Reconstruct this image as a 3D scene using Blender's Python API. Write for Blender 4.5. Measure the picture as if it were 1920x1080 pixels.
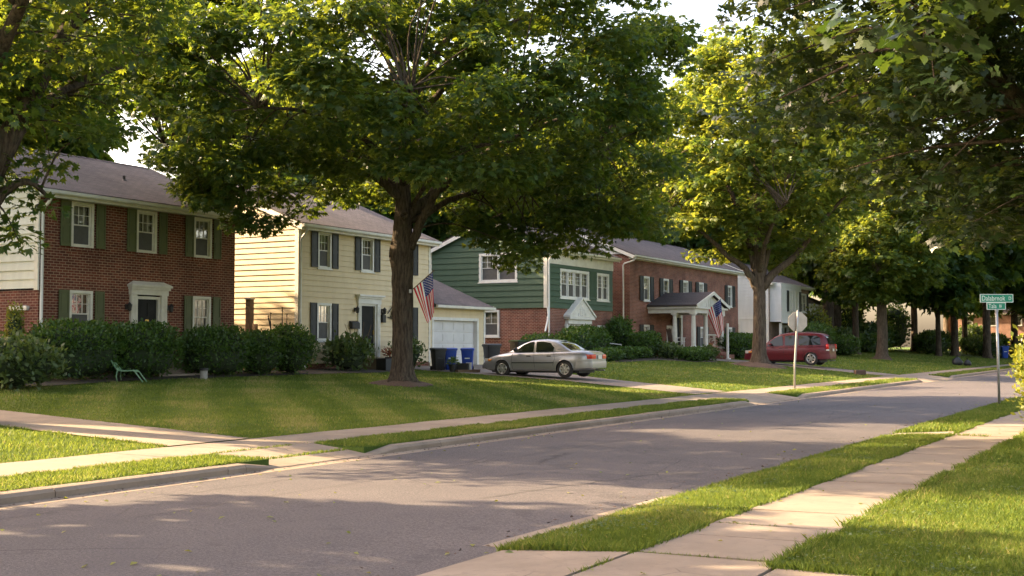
import bpy, bmesh, math, random
import numpy as np
from mathutils import Vector, Matrix
random.seed(7); rng = np.random.default_rng(7)
for o in list(bpy.data.objects): bpy.data.objects.remove(o)
SC = bpy.context.scene
C = SC.collection
PI = math.pi
# ---------------------------------------------------------------- camera, sky, sun, exposure
YAW = math.radians(29.1)
cam = bpy.data.objects.new('camera', bpy.data.cameras.new('camera')); C.objects.link(cam)
cam.location = (0, 0, 1.75)
cam.rotation_euler = (PI/2 + math.atan(108/2300), 0, YAW)
cam.data.sensor_width = 36; cam.data.lens = 36*2300/1920
cam.data.clip_start = 0.1; cam.data.clip_end = 3000
SC.camera = cam
SUN_DIR = Vector((-0.97, -0.24, 0)).normalized()      # towards the sun, on the ground plane
SUN_EL = math.radians(27.5)
world = bpy.data.worlds.new('World'); SC.world = world; world.use_nodes = True
wn = world.node_tree.nodes; wl = world.node_tree.links
sky = wn.new('ShaderNodeTexSky'); sky.sky_type = 'NISHITA'; sky.sun_disc = False
sky.sun_elevation = SUN_EL; sky.sun_rotation = math.atan2(SUN_DIR.x, SUN_DIR.y)
sky.dust_density = 4.0; sky.air_density = 1.0; sky.ozone_density = 0.6
haze_tint = wn.new('ShaderNodeMix'); haze_tint.data_type = 'RGBA'; haze_tint.blend_type = 'MULTIPLY'; haze_tint.inputs[0].default_value = 1
haze_tint.inputs[7].default_value = (1.18, .99, .85, 1); wl.new(sky.outputs[0], haze_tint.inputs[6]); wl.new(haze_tint.outputs[2], wn['Background'].inputs[0]); wn['Background'].inputs[1].default_value = 0.14
sl = bpy.data.lights.new('sun', 'SUN'); sl.energy = 5.0; sl.angle = math.radians(0.5); sl.color = (1.0, 0.76, 0.46)
so = bpy.data.objects.new('sun', sl); C.objects.link(so)
sd = Vector((SUN_DIR.x*math.cos(SUN_EL), SUN_DIR.y*math.cos(SUN_EL), math.sin(SUN_EL)))
so.rotation_euler = sd.to_track_quat('Z', 'Y').to_euler()
SC.view_settings.view_transform = 'Standard'; SC.view_settings.look = 'None'
SC.view_settings.exposure = 2.42; SC.view_settings.gamma = 1
SC.render.engine = 'CYCLES'
SC.cycles.max_bounces = 6; SC.cycles.diffuse_bounces = 3; SC.cycles.glossy_bounces = 2
SC.cycles.transmission_bounces = 4; SC.cycles.transparent_max_bounces = 8

# ---------------------------------------------------------------- terrain: w = metres left of the camera, u = metres along the street
KU = [0, 44, 48, 54, 62, 67, 72, 80, 120]; KV = [.05, .05, .047, .075, .08, .07, .07, .08, .08]
def gz(w, u):
    w = np.asarray(w, float); u = np.asarray(u, float)
    k = np.interp(u, KU, KV)
    lawn = .15 + k*(np.clip(w, 14.1, 28.5) - 14.1)
    z = np.where(w > 14.1, lawn, np.where(w > 11.5, np.interp(w, [11.5, 12.7, 14.1], [.125, .14, .15]),
        np.where(w > 5.2, 0.0, np.interp(w, [2, 3.9, 4.8, 5.2], [.115, .10, .07, .01]))))
    return z
def P(w, u, dz=0): return Vector((-w, u, float(gz(w, u)) + dz))

# ---------------------------------------------------------------- helpers
def empty(name, label, cat, loc, rz=0, group=None):
    o = bpy.data.objects.new(name, None); C.objects.link(o); o.empty_display_size = .3
    o.location = loc; o.rotation_euler = (0, 0, rz)
    return tag(o, label, cat, group)
def tag(o, label=None, cat=None, group=None, kind=None):
    if label: o['label'] = label
    if cat: o['category'] = cat
    if group: o['group'] = group
    if kind: o['kind'] = kind
    return o
def copy_tree(o, parent=None):
    c = o.copy(); C.objects.link(c); c.parent = parent
    for ch in list(o.children): copy_tree(ch, c)
    return c
class MB:
    def __init__(s): s.v = []; s.f = []; s.m = []
    def face(s, pts, m=0):
        b = len(s.v); s.v += [tuple(p) for p in pts]; s.f.append(tuple(range(b, b+len(pts)))); s.m.append(m)
    def add(s, vs, fs, m=0):
        b = len(s.v); s.v += [tuple(p) for p in vs]
        for f in fs: s.f.append(tuple(b+i for i in f)); s.m.append(m)
    def box(s, x0, x1, y0, y1, z0, z1, m=0, fn=None):
        vs = [(x0,y0,z0),(x1,y0,z0),(x1,y1,z0),(x0,y1,z0),(x0,y0,z1),(x1,y0,z1),(x1,y1,z1),(x0,y1,z1)]
        if fn: vs = [fn(*p) for p in vs]
        s.add(vs, [(3,2,1,0),(4,5,6,7),(0,1,5,4),(1,2,6,5),(2,3,7,6),(3,0,4,7)], m)
    def rbox(s, x0, x1, y0, y1, z0, z1, b=.02, m=0, fn=None):          # bevelled box
        x = (x0, x0+b, x1-b, x1); y = (y0, y0+b, y1-b, y1)
        def ring(e, z):
            a = (x0+e, x1-e, y0+e, y1-e)
            return [(a[0]+b,a[2],z),(a[1]-b,a[2],z),(a[1],a[2]+b,z),(a[1],a[3]-b,z),(a[1]-b,a[3],z),(a[0]+b,a[3],z),(a[0],a[3]-b,z),(a[0],a[2]+b,z)]
        rs = [ring(b*.7, z0), ring(0, z0+b), ring(0, z1-b), ring(b*.7, z1)]
        s.loft(rs, True, True, m, fn)
    def loft(s, rings, cap0=True, cap1=True, m=0, fn=None, closed=True):
        n = len(rings[0]); b = len(s.v)
        for r in rings: s.v += [tuple(fn(*p)) if fn else tuple(p) for p in r]
        for i in range(len(rings)-1):
            for j in range(n if closed else n-1):
                k = (j+1) % n
                s.f.append((b+i*n+j, b+i*n+k, b+(i+1)*n+k, b+(i+1)*n+j)); s.m.append(m)
        if cap0: s.f.append(tuple(b+j for j in reversed(range(n)))); s.m.append(m)
        if cap1: s.f.append(tuple(b+(len(rings)-1)*n+j for j in range(n))); s.m.append(m)
    def tube(s, pts, rad, n=8, m=0, caps=True, wob=0):
        pts = [Vector(p) for p in pts]
        if not hasattr(rad, '__len__'): rad = [rad]*len(pts)
        rings = []; ref = Vector((.3, .9, .2))
        for i, p in enumerate(pts):
            t = (pts[min(i+1, len(pts)-1)] - pts[max(i-1, 0)]).normalized()
            if abs(t.dot(ref)) > .95: ref = Vector((1, 0, 0))
            a = (ref - t*t.dot(ref)).normalized(); bb = t.cross(a); ref = a
            rings.append([p + (a*math.cos(2*PI*k/n) + bb*math.sin(2*PI*k/n))*rad[i]*(1+wob*random.uniform(-1, 1)) for k in range(n)])
        s.loft(rings, caps, caps, m)
    def cyl(s, c, r, h, n=16, m=0, r2=None):
        r2 = r if r2 is None else r2
        s.loft([[(c[0]+r*math.cos(2*PI*k/n), c[1]+r*math.sin(2*PI*k/n), c[2]) for k in range(n)],
                [(c[0]+r2*math.cos(2*PI*k/n), c[1]+r2*math.sin(2*PI*k/n), c[2]+h) for k in range(n)]], m=m)
    def lathe(s, prof, n=20, c=(0, 0, 0), m=0, fn=None):
        s.loft([[(c[0]+r*math.cos(2*PI*k/n), c[1]+r*math.sin(2*PI*k/n), c[2]+z) for k in range(n)] for r, z in prof], m=m, fn=fn)
    def build(s, name, mats, parent=None, smooth=False, fix=True):
        me = bpy.data.meshes.new(name); me.from_pydata(s.v, [], s.f)
        mats = mats if isinstance(mats, (list, tuple)) else [mats]
        for mt in mats: me.materials.append(mt)
        if len(mats) > 1: me.polygons.foreach_set('material_index', s.m)
        if fix:
            bm = bmesh.new(); bm.from_mesh(me)
            if smooth: bmesh.ops.remove_doubles(bm, verts=bm.verts, dist=1e-5)
            bmesh.ops.recalc_face_normals(bm, faces=bm.faces); bm.to_mesh(me); bm.free()
        if smooth:
            me.polygons.foreach_set('use_smooth', [True]*len(me.polygons))
            if smooth != 'all': me.set_sharp_from_angle(angle=math.radians(smooth if not isinstance(smooth, bool) else 40))
        me.update()
        o = bpy.data.objects.new(name, me); C.objects.link(o); o.parent = parent
        return o
def mesh_np(name, v, f, mats, parent=None, rnd=None, smooth=False):
    v = np.asarray(v, np.float32); f = np.asarray(f, np.int32); k = f.shape[1]
    me = bpy.data.meshes.new(name)
    me.vertices.add(len(v)); me.vertices.foreach_set('co', v.ravel())
    me.loops.add(f.size); me.loops.foreach_set('vertex_index', f.ravel())
    me.polygons.add(len(f)); me.polygons.foreach_set('loop_start', np.arange(0, f.size, k, dtype=np.int32))
    if smooth: me.polygons.foreach_set('use_smooth', np.ones(len(f), bool))
    for mt in (mats if isinstance(mats, (list, tuple)) else [mats]): me.materials.append(mt)
    if rnd is not None:
        a = me.attributes.new('rnd', 'FLOAT', 'FACE'); a.data.foreach_set('value', np.asarray(rnd, np.float32))
    me.update(calc_edges=True)
    o = bpy.data.objects.new(name, me); C.objects.link(o); o.parent = parent
    return o

# ---------------------------------------------------------------- materials
class G:
    def __init__(s, name):
        s.mt = bpy.data.materials.new(name); s.mt.use_nodes = True
        s.n = s.mt.node_tree.nodes; s.l = s.mt.node_tree.links; s.bsdf = s.n['Principled BSDF']; s.out = s.n['Material Output']
        s.tc = s.n.new('ShaderNodeTexCoord')
    def node(s, t, ins=None, **kw):
        nd = s.n.new(t)
        for k, v in kw.items(): setattr(nd, k, v)
        for k, v in (ins or {}).items(): s.set(nd.inputs[k], v)
        return nd
    def set(s, sock, v):
        if isinstance(v, bpy.types.NodeSocket): s.l.new(v, sock)
        elif isinstance(v, (tuple, list)) and sock.type == 'RGBA' and len(v) == 3: sock.default_value = (*v, 1)
        else: sock.default_value = v
    def obj(s): return s.tc.outputs['Object']
    def noise(s, scale, detail=4, rough=.6, vec=None):
        return s.node('ShaderNodeTexNoise', {'Vector': vec or s.obj(), 'Scale': scale, 'Detail': detail, 'Roughness': rough}).outputs['Fac']
    def ramp(s, fac, a, b, lo=(0,0,0), hi=(1,1,1)):
        r = s.node('ShaderNodeValToRGB', {'Fac': fac}); e = r.color_ramp.elements
        e[0].position = a; e[1].position = b; e[0].color = (*lo, 1); e[1].color = (*hi, 1); return r.outputs['Color']
    def mix(s, fac, a, b, mode='MIX'):
        m = s.node('ShaderNodeMix', data_type='RGBA', blend_type=mode)
        s.set(m.inputs[0], fac); s.set(m.inputs[6], a); s.set(m.inputs[7], b); return m.outputs[2]
    def math(s, op, a, b=0.0):
        m = s.node('ShaderNodeMath', operation=op); s.set(m.inputs[0], a); s.set(m.inputs[1], b); return m.outputs[0]
    def bump(s, h, strength=.4, dist=.02, normal=None):
        b = s.node('ShaderNodeBump', {'Height': h, 'Strength': strength, 'Distance': dist})
        if normal: s.l.new(normal, b.inputs['Normal'])
        s.l.new(b.outputs[0], s.bsdf.inputs['Normal']); return b.outputs[0]
    def fin(s, col=None, rough=None, metal=None, spec=None):
        for k, v in (('Base Color', col), ('Roughness', rough), ('Metallic', metal), ('Specular IOR Level', spec)):
            if v is not None: s.set(s.bsdf.inputs[k], v)
        return s.mt
def mat(name, c, c2=None, scale=3.0, rough=.75, bump=0, bscale=40, metal=0, spec=.5, coat=0):
    g = G(name); col = c
    if c2: col = g.mix(g.ramp(g.noise(scale, 6, .65), .35, .68), c, c2)
    if bump: g.bump(g.noise(bscale, 5), bump, .02)
    if coat: g.bsdf.inputs['Coat Weight'].default_value = coat; g.bsdf.inputs['Coat Roughness'].default_value = .05
    return g.fin(col, rough, metal, spec)
def brick_mat(name, c1, c2, mortar, bw=.21, bh=.078, dark=(.05, .02, .015)):
    g = G(name); s = g.node('ShaderNodeSeparateXYZ', {0: g.obj()})
    v = g.node('ShaderNodeCombineXYZ', {0: g.math('ADD', s.outputs[0], s.outputs[1]), 1: s.outputs[2]}).outputs[0]
    b = g.node('ShaderNodeTexBrick', {'Vector': v, 'Color1': c1, 'Color2': c2, 'Mortar': mortar, 'Scale': 1.0, 'Mortar Size': .009, 'Mortar Smooth': .15, 'Bias': 0.0, 'Brick Width': bw, 'Row Height': bh})
    big = g.ramp(g.noise(.9, 5), (.3), .72, (.60, .57, .56), (1.22, 1.16, 1.10))
    col = g.mix(1.0, b.outputs['Color'], big, 'MULTIPLY')
    spots = g.ramp(g.noise(14, 3), .58, .72); col = g.mix(g.math('MULTIPLY', spots, .45), col, dark)
    g.bump(g.math('SUBTRACT', g.math('MULTIPLY', g.noise(60, 3), .3), b.outputs['Fac']), .7, .012)
    return g.fin(col, .88, spec=.25)
def shingle_mat(name, c1, c2):
    g = G(name); s = g.node('ShaderNodeSeparateXYZ', {0: g.obj()})
    v = g.node('ShaderNodeCombineXYZ', {0: s.outputs[0], 1: g.math('MULTIPLY', s.outputs[2], 2.6)}).outputs[0]
    b = g.node('ShaderNodeTexBrick', {'Vector': v, 'Color1': c1, 'Color2': c2, 'Mortar': tuple(x*.45 for x in c1), 'Scale': 1.0, 'Mortar Size': .008, 'Brick Width': .32, 'Row Height': .14})
    st = g.ramp(g.noise(.7, 6), .3, .7, (.72, .7, .7), (1.15, 1.1, 1.08))
    col = g.mix(1.0, b.outputs['Color'], st, 'MULTIPLY')
    col = g.mix(g.math('MULTIPLY', g.ramp(g.noise(90, 2), .45, .7), .3), col, (.32, .28, .27))
    g.bump(g.math('SUBTRACT', g.math('MULTIPLY', g.noise(70, 3), .4), b.outputs['Fac']), .6, .015)
    return g.fin(col, .92, spec=.2)
def leaf_mat(name, c1, c2, t1, t2, trans=.42, rough=.42, spec=.35):
    g = G(name); a = g.node('ShaderNodeAttribute', attribute_name='rnd').outputs['Fac']
    oi = g.node('ShaderNodeObjectInfo').outputs['Random']
    col = g.mix(a, c1, c2); tc = g.mix(a, t1, t2)
    tr = g.node('ShaderNodeBsdfTranslucent', {'Color': tc})
    mx = g.node('ShaderNodeMixShader', {0: trans}); g.l.new(g.bsdf.outputs[0], mx.inputs[1]); g.l.new(tr.outputs[0], mx.inputs[2])
    g.l.new(mx.outputs[0], g.out.inputs['Surface'])
    return g.fin(col, rough, spec=spec)
def siding_mat(name, c, c2):
    g = G(name); s = g.node('ShaderNodeSeparateXYZ', {0: g.obj()})
    v = g.node('ShaderNodeCombineXYZ', {0: s.outputs[0], 1: s.outputs[1], 2: g.math('MULTIPLY', s.outputs[2], .22)}).outputs[0]
    f = g.ramp(g.noise(2.2, 7, .7, v), .4, .8)
    col = g.mix(f, c, c2)
    row = g.math('FLOOR', g.math('DIVIDE', s.outputs[2], .2))
    wv = g.node('ShaderNodeTexWhiteNoise', {1: row}, noise_dimensions='1D').outputs['Value']
    col = g.mix(g.math('MULTIPLY', wv, .14), col, c2)
    v2 = g.node('ShaderNodeCombineXYZ', {0: g.math('MULTIPLY', s.outputs[0], .05), 1: g.math('MULTIPLY', s.outputs[1], .05), 2: s.outputs[2]}).outputs[0]
    g.bump(g.noise(60, 4, .6, v2), .15, .01)
    return g.fin(col, .6, spec=.3)
def glass_mat(name, tint=.75, base=.16):
    g = G(name); t = g.node('ShaderNodeBsdfTransparent', {'Color': (tint, tint, tint*.98)}); gl = g.node('ShaderNodeBsdfGlossy', {'Color': (1, 1, 1), 'Roughness': .03})
    lw = g.node('ShaderNodeLayerWeight', {'Blend': .35}).outputs['Fresnel']
    wob = g.bump(g.noise(2.5, 2), .06, .05); g.l.new(wob, gl.inputs['Normal'])
    mx = g.node('ShaderNodeMixShader', {0: g.math('ADD', g.math('MULTIPLY', lw, .6), base)})
    g.l.new(t.outputs[0], mx.inputs[1]); g.l.new(gl.outputs[0], mx.inputs[2]); g.l.new(mx.outputs[0], g.out.inputs['Surface']); return g.mt
def asphalt_mat():
    g = G('asphalt'); sp = g.noise(220, 2, .5); ag = g.ramp(sp, .35, .7, (.052, .048, .048), (.165, .152, .150))
    big = g.ramp(g.noise(.35, 6), .3, .7, (.85, .83, .85), (1.18, 1.12, 1.1)); col = g.mix(1.0, ag, big, 'MULTIPLY')
    st = g.ramp(g.noise(38, 3, .7), .36, .66, (.68, .67, .69), (1.4, 1.36, 1.36)); col = g.mix(1.0, col, st, 'MULTIPLY')
    tar = g.ramp(g.noise(1.1, 4), .60, .64); col = g.mix(g.math('MULTIPLY', tar, .3), col, (.035, .032, .033))
    mid = g.ramp(g.noise(5, 5), .55, .8); col = g.mix(g.math('MULTIPLY', mid, .35), col, (.05, .045, .045))
    v = g.node('ShaderNodeTexVoronoi', {'Vector': g.obj(), 'Scale': 130.0}); col = g.mix(g.math('MULTIPLY', g.ramp(v.outputs['Distance'], .0, .35, (1,1,1), (0,0,0)), .35), col, (.2, .19, .19))
    w = g.node('ShaderNodeTexVoronoi', {'Vector': g.mix(.06, g.obj(), g.node('ShaderNodeTexNoise', {'Vector': g.obj(), 'Scale': 3.0, 'Detail': 6.0}).outputs['Color'], 'ADD'), 'Scale': .38}, feature='DISTANCE_TO_EDGE').outputs['Distance']
    cr = g.math('MULTIPLY', g.ramp(w, .0, .006, (1,1,1), (0,0,0)), g.ramp(g.noise(.5, 2), .45, .6)); col = g.mix(g.math('MULTIPLY', cr, .6), col, (.022, .02, .02))
    g.bump(g.math('SUBTRACT', sp, cr), .55, .012)
    return g.fin(col, .85, spec=.3)
def concrete_mat(name, c1, c2, dirt=(.16, .12, .09)):
    g = G(name); col = g.mix(g.ramp(g.noise(1.3, 7, .7), .3, .72), c1, c2)
    sy = g.node('ShaderNodeSeparateXYZ', {0: g.obj()}).outputs[1]
    wv = g.node('ShaderNodeTexWhiteNoise', {1: g.math('FLOOR', g.math('DIVIDE', sy, 1.5))}, noise_dimensions='1D').outputs['Value']
    col = g.mix(g.math('MULTIPLY', wv, .38), col, tuple(x*.62 for x in c1))
    col = g.mix(g.math('MULTIPLY', g.ramp(g.noise(.75, 6, .7), .45, .7), .62), col, dirt)
    col = g.mix(g.math('MULTIPLY', g.ramp(g.noise(7, 5, .7), .56, .66), .5), col, tuple(x*.55 for x in c1))
    sp = g.noise(150, 2); col = g.mix(g.math('MULTIPLY', g.ramp(sp, .55, .75), .35), col, tuple(x*.5 for x in c1))
    v = g.node('ShaderNodeTexVoronoi', {'Vector': g.mix(.05, g.obj(), g.node('ShaderNodeTexNoise', {'Vector': g.obj(), 'Scale': 4.0, 'Detail': 6.0}).outputs['Color'], 'ADD'), 'Scale': .45}, feature='DISTANCE_TO_EDGE').outputs['Distance']
    cr = g.math('MULTIPLY', g.ramp(v, 0, .004, (1,1,1), (0,0,0)), g.ramp(g.noise(.8, 2), .52, .6)); col = g.mix(g.math('MULTIPLY', cr, .7), col, (.05, .04, .035))
    g.bump(g.math('SUBTRACT', g.math('ADD', g.math('MULTIPLY', sp, .5), g.math('MULTIPLY', g.noise(18, 5), .6)), cr), .4, .012)
    return g.fin(col, .9, spec=.25)
def lawn_mat(name, stripes=False):
    g = G(name); col = g.mix(g.ramp(g.noise(55, 4, .7), .3, .7), (.045, .078, .015), (.10, .15, .03))
    col = g.mix(g.math('MULTIPLY', g.ramp(g.noise(.8, 5), .48, .72), .55), col, (.13, .125, .045))
    if stripes:
        s = g.node('ShaderNodeSeparateXYZ', {0: g.obj()})
        ph = g.math('ADD', g.math('MULTIPLY', s.outputs[0], -.757*PI), g.math('MULTIPLY', s.outputs[1], -.70*PI))
        ph = g.math('ADD', ph, g.math('MULTIPLY', g.noise(.4, 2), 2.0))
        w = g.ramp(g.math('ADD', g.math('MULTIPLY', g.math('SINE', ph), .5), .5), .35, .65)
        near = g.math('MULTIPLY', g.math('LESS_THAN', s.outputs[1], 37), g.math('MULTIPLY', g.math('LESS_THAN', s.outputs[0], -14.1), g.math('GREATER_THAN', s.outputs[1], 16)))
        col = g.mix(g.math('MULTIPLY', g.math('MULTIPLY', w, near), .65), col, (.18, .19, .06))
    g.bump(g.noise(80, 4), .8, .04)
    return g.fin(col, .95, spec=.1)
def grass_mat():
    g = G('grass_blades'); a = g.node('ShaderNodeAttribute', attribute_name='rnd').outputs['Fac']
    r = g.node('ShaderNodeValToRGB', {'Fac': a}); e = r.color_ramp.elements
    e[0].position = 0; e[0].color = (.055, .105, .016, 1); e[1].position = 1; e[1].color = (.32, .27, .11, 1)
    x = e.new(.55); x.color = (.125, .185, .030, 1); x = e.new(.85); x.color = (.20, .235, .052, 1)
    tr = g.node('ShaderNodeBsdfTranslucent', {'Color': g.mix(.35, r.outputs['Color'], (.33, .36, .03))})
    mx = g.node('ShaderNodeMixShader', {0: .4}); g.l.new(g.bsdf.outputs[0], mx.inputs[1]); g.l.new(tr.outputs[0], mx.inputs[2]); g.l.new(mx.outputs[0], g.out.inputs['Surface'])
    return g.fin(r.outputs['Color'], .55, spec=.25)
def bark_mat(name, c1, c2):
    g = G(name); s = g.node('ShaderNodeSeparateXYZ', {0: g.obj()})
    v = g.node('ShaderNodeCombineXYZ', {0: s.outputs[0], 1: s.outputs[1], 2: g.math('MULTIPLY', s.outputs[2], .16)}).outputs[0]
    n = g.noise(16, 6, .7, v); col = g.mix(g.ramp(n, .38, .66), c1, c2)
    col = g.mix(g.math('MULTIPLY', g.ramp(g.noise(2.5, 4), .55, .75), .4), col, (.10, .105, .07))
    g.bump(n, 1.0, .06)
    return g.fin(col, .95, spec=.15)
def door_panel(): return None
M = {}
M['brick_dark'] = brick_mat('dark red brick', (.20, .062, .036), (.115, .038, .025), (.40, .28, .20))
M['brick_side'] = brick_mat('side red brick', (.20, .065, .045), (.13, .045, .034), (.36, .25, .2))
M['brick_mid'] = brick_mat('mid red brick', (.27, .095, .062), (.17, .06, .042), (.46, .34, .28))
M['brick_tan'] = brick_mat('tan brick', (.30, .20, .14), (.22, .15, .11), (.36, .28, .22))
M['brick_pink'] = brick_mat('pink brick', (.36, .18, .13), (.29, .15, .11), (.42, .3, .25))
M['shingle'] = shingle_mat('grey brown shingles', (.13, .112, .112), (.095, .083, .086))
M['shingle_dark'] = shingle_mat('dark shingles', (.06, .052, .055), (.045, .04, .043))
M['sid_yellow'] = siding_mat('cream yellow siding', (.72, .59, .385), (.60, .48, .30))
M['sid_white'] = siding_mat('off white siding', (.70, .68, .58), (.58, .56, .46))
M['sid_white2'] = siding_mat('white siding', (.74, .73, .71), (.62, .61, .58))
M['sid_green'] = siding_mat('dark green siding', (.058, .098, .060), (.074, .115, .074))
M['trim'] = mat('cream white trim paint', (.74, .70, .60), (.60, .55, .46), 2.5, .55, .1, 30)
M['white'] = mat('white paint', (.78, .76, .71), (.66, .63, .57), 3, .5)
M['shutter_green'] = mat('green shutter paint', (.115, .125, .052), (.09, .098, .042), 2, .65)
M['shutter_black'] = mat('black shutter paint', (.022, .024, .028), (.032, .034, .038), 3, .5)
M['door_black'] = mat('black door paint', (.012, .012, .013), (.022, .021, .02), 2, .6, spec=.2)
M['glass'] = glass_mat('window glass')
M['curtain'] = mat('curtain fabric', (.62, .57, .46), (.48, .44, .36), 4, .9)
M['screen'] = mat('insect screen', (.075, .07, .065), (.1, .095, .09), 8, .7)
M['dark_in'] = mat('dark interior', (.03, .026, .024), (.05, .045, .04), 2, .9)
M['galv'] = mat('galvanised metal', (.42, .41, .39), (.32, .31, .3), 6, .45, metal=.7)
M['steel_painted'] = mat('weathered grey post', (.34, .32, .29), (.25, .23, .21), 5, .6)
M['black_iron'] = mat('black iron', (.018, .017, .017), (.035, .03, .028), 8, .5)
M['asphalt'] = asphalt_mat()
M['concrete'] = concrete_mat('sidewalk concrete', (.30, .245, .195), (.225, .182, .142))
M['kerb'] = concrete_mat('kerb concrete', (.33, .255, .19), (.22, .17, .13))
M['gutter_pan'] = concrete_mat('gutter concrete', (.36, .28, .21), (.25, .19, .15))
M['apron'] = concrete_mat('apron concrete', (.35, .28, .215), (.265, .21, .16))
M['drive'] = concrete_mat('driveway concrete', (.27, .225, .19), (.20, .165, .14))
M['lawn'] = lawn_mat('turf', True); M['grass'] = grass_mat()
M['mulch'] = mat('bark mulch', (.075, .045, .03), (.14, .085, .055), 20, .95, 1.0, 45)
M['soil'] = mat('dark soil', (.03, .022, .016), (.055, .04, .028), 8, .95, .8, 30)
M['bark'] = bark_mat('oak bark', (.035, .026, .019), (.125, .095, .070))
M['bark2'] = bark_mat('maple bark', (.055, .040, .030), (.15, .115, .085))
M['leaf_oak'] = leaf_mat('oak leaves', (.022, .057, .019), (.052, .098, .025), (.11, .20, .016), (.36, .40, .03), .40)
M['leaf_maple'] = leaf_mat('maple leaves', (.016, .036, .011), (.036, .066, .016), (.055, .10, .010), (.18, .22, .02), .34, .38, .5)
M['leaf_light'] = leaf_mat('light green leaves', (.042, .092, .022), (.115, .155, .036), (.20, .29, .025), (.50, .50, .05), .43)
M['leaf_far'] = leaf_mat('dark wood leaves', (.022, .055, .016), (.052, .095, .022), (.08, .16, .02), (.22, .27, .03), .35)
M['leaf_hedge'] = leaf_mat('hedge leaves', (.028, .068, .015), (.072, .135, .026), (.09, .18, .018), (.19, .28, .025), .32, .4)
M['leaf_yellow'] = leaf_mat('yellow green leaves', (.075, .115, .02), (.20, .21, .035), (.26, .30, .025), (.48, .44, .04), .35)
M['leaf_shrub'] = leaf_mat('shrub leaves', (.05, .085, .03), (.1, .14, .05), (.12, .2, .03), (.25, .3, .05), .3)
M['leaf_red'] = leaf_mat('rusty red blooms', (.22, .06, .045), (.32, .13, .06), (.3, .08, .04), (.4, .15, .05), .3)
M['core'] = mat('dark foliage core', (.016, .03, .01), (.03, .045, .015), 6, .95, .8, 12)  # filler colour, darkened to stand for the shaded inside of bushes
M['paint_silver'] = mat('silver car paint', (.36, .36, .38), None, rough=.3, metal=.6, coat=.7)
M['paint_red'] = mat('dark red car paint', (.115, .006, .014), None, rough=.42, metal=.1, coat=.2)
M['car_dark'] = mat('black plastic', (.016, .016, .017), None, rough=.6)
M['car_glass'] = mat('tinted car glass', (.012, .016, .015), None, rough=.04, spec=.45)
M['tyre'] = mat('tyre rubber', (.022, .021, .02), (.035, .032, .03), 10, .85)
M['alloy'] = mat('wheel alloy', (.55, .54, .52), None, rough=.3, metal=.85)
M['tail_red'] = mat('red lamp plastic', (.55, .012, .01), None, rough=.15, coat=1)
M['amber'] = mat('amber lamp plastic', (.75, .25, .03), None, rough=.15, coat=1)
M['lamp_clear'] = mat('clear lamp plastic', (.7, .68, .64), None, rough=.12, coat=1)
M['plate'] = mat('licence plate', (.62, .6, .52), (.5, .48, .42), 20, .5)
M['bin_blue'] = mat('blue bin plastic', (.012, .05, .32), (.02, .07, .36), 4, .42)
M['bin_black'] = mat('black bin plastic', (.018, .019, .02), (.028, .028, .03), 4, .5)
M['flag_red'] = mat('flag red cloth', (.58, .016, .035), (.50, .014, .03), 6, .85)
M['flag_white'] = mat('flag white cloth', (.86, .84, .80), (.78, .75, .71), 6, .85)
M['flag_blue'] = mat('flag blue cloth', (.022, .04, .20), (.03, .05, .23), 6, .85)
M['sign_green'] = mat('sign green', (.0, .20, .115), (.005, .23, .13), 6, .4)
M['sign_white'] = mat('sign white', (.72, .76, .68), None, rough=.4)
M['sign_back'] = mat('bare sign back', (.50, .43, .36), (.42, .36, .3), 5, .5, metal=.3)
M['chair_green'] = mat('faded green paint', (.16, .30, .17), (.22, .34, .2), 8, .5)
M['wood'] = mat('weathered wood', (.20, .13, .08), (.13, .085, .055), 7, .85, .5, 20)
M['brown'] = mat('brown paint', (.085, .04, .025), (.06, .03, .02), 5, .6)
M['terracotta'] = mat('terracotta', (.36, .15, .075), (.28, .11, .06), 6, .8)
M['wicker'] = mat('wicker', (.30, .19, .10), (.2, .12, .06), 30, .85, .8, 60)
M['garage_door'] = mat('garage door paint', (.66, .64, .62), (.58, .56, .54), 2, .5)
M['brass'] = mat('brass', (.5, .34, .1), None, rough=.35, metal=.9)

# ---------------------------------------------------------------- the ground, road, kerbs and paths
def struct(o): o['kind'] = 'structure'; return o
g_ = MB(); g_.face([(-1500, -1500, -.25), (1500, -1500, -.25), (1500, 1500, -.25), (-1500, 1500, -.25)]); struct(g_.build('ground', M['lawn']))
r_ = MB()
us = list(np.arange(-40, 240, 4.0))
for a, b in zip(us[:-1], us[1:]):
    ws = [5.2, 5.6, 6.8, 8.4, 10, 11.1, 11.52]
    for p, q in zip(ws[:-1], ws[1:]):
        cz = lambda w: .035*max(0, 1-((w-8.3)/3.1)**2) - .004
        r_.face([(-p, a, cz(p)), (-p, b, cz(p)), (-q, b, cz(q)), (-q, a, cz(q))])
struct(r_.build('road', M['asphalt'], smooth='all'))
APR = [(13.75, 16.05), (35.4, 40.4), (61.2, 69.2)]                     # dropped kerbs
def in_apr(u, pad=0): return any(a-pad < u < b+pad for a, b in APR)
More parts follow.
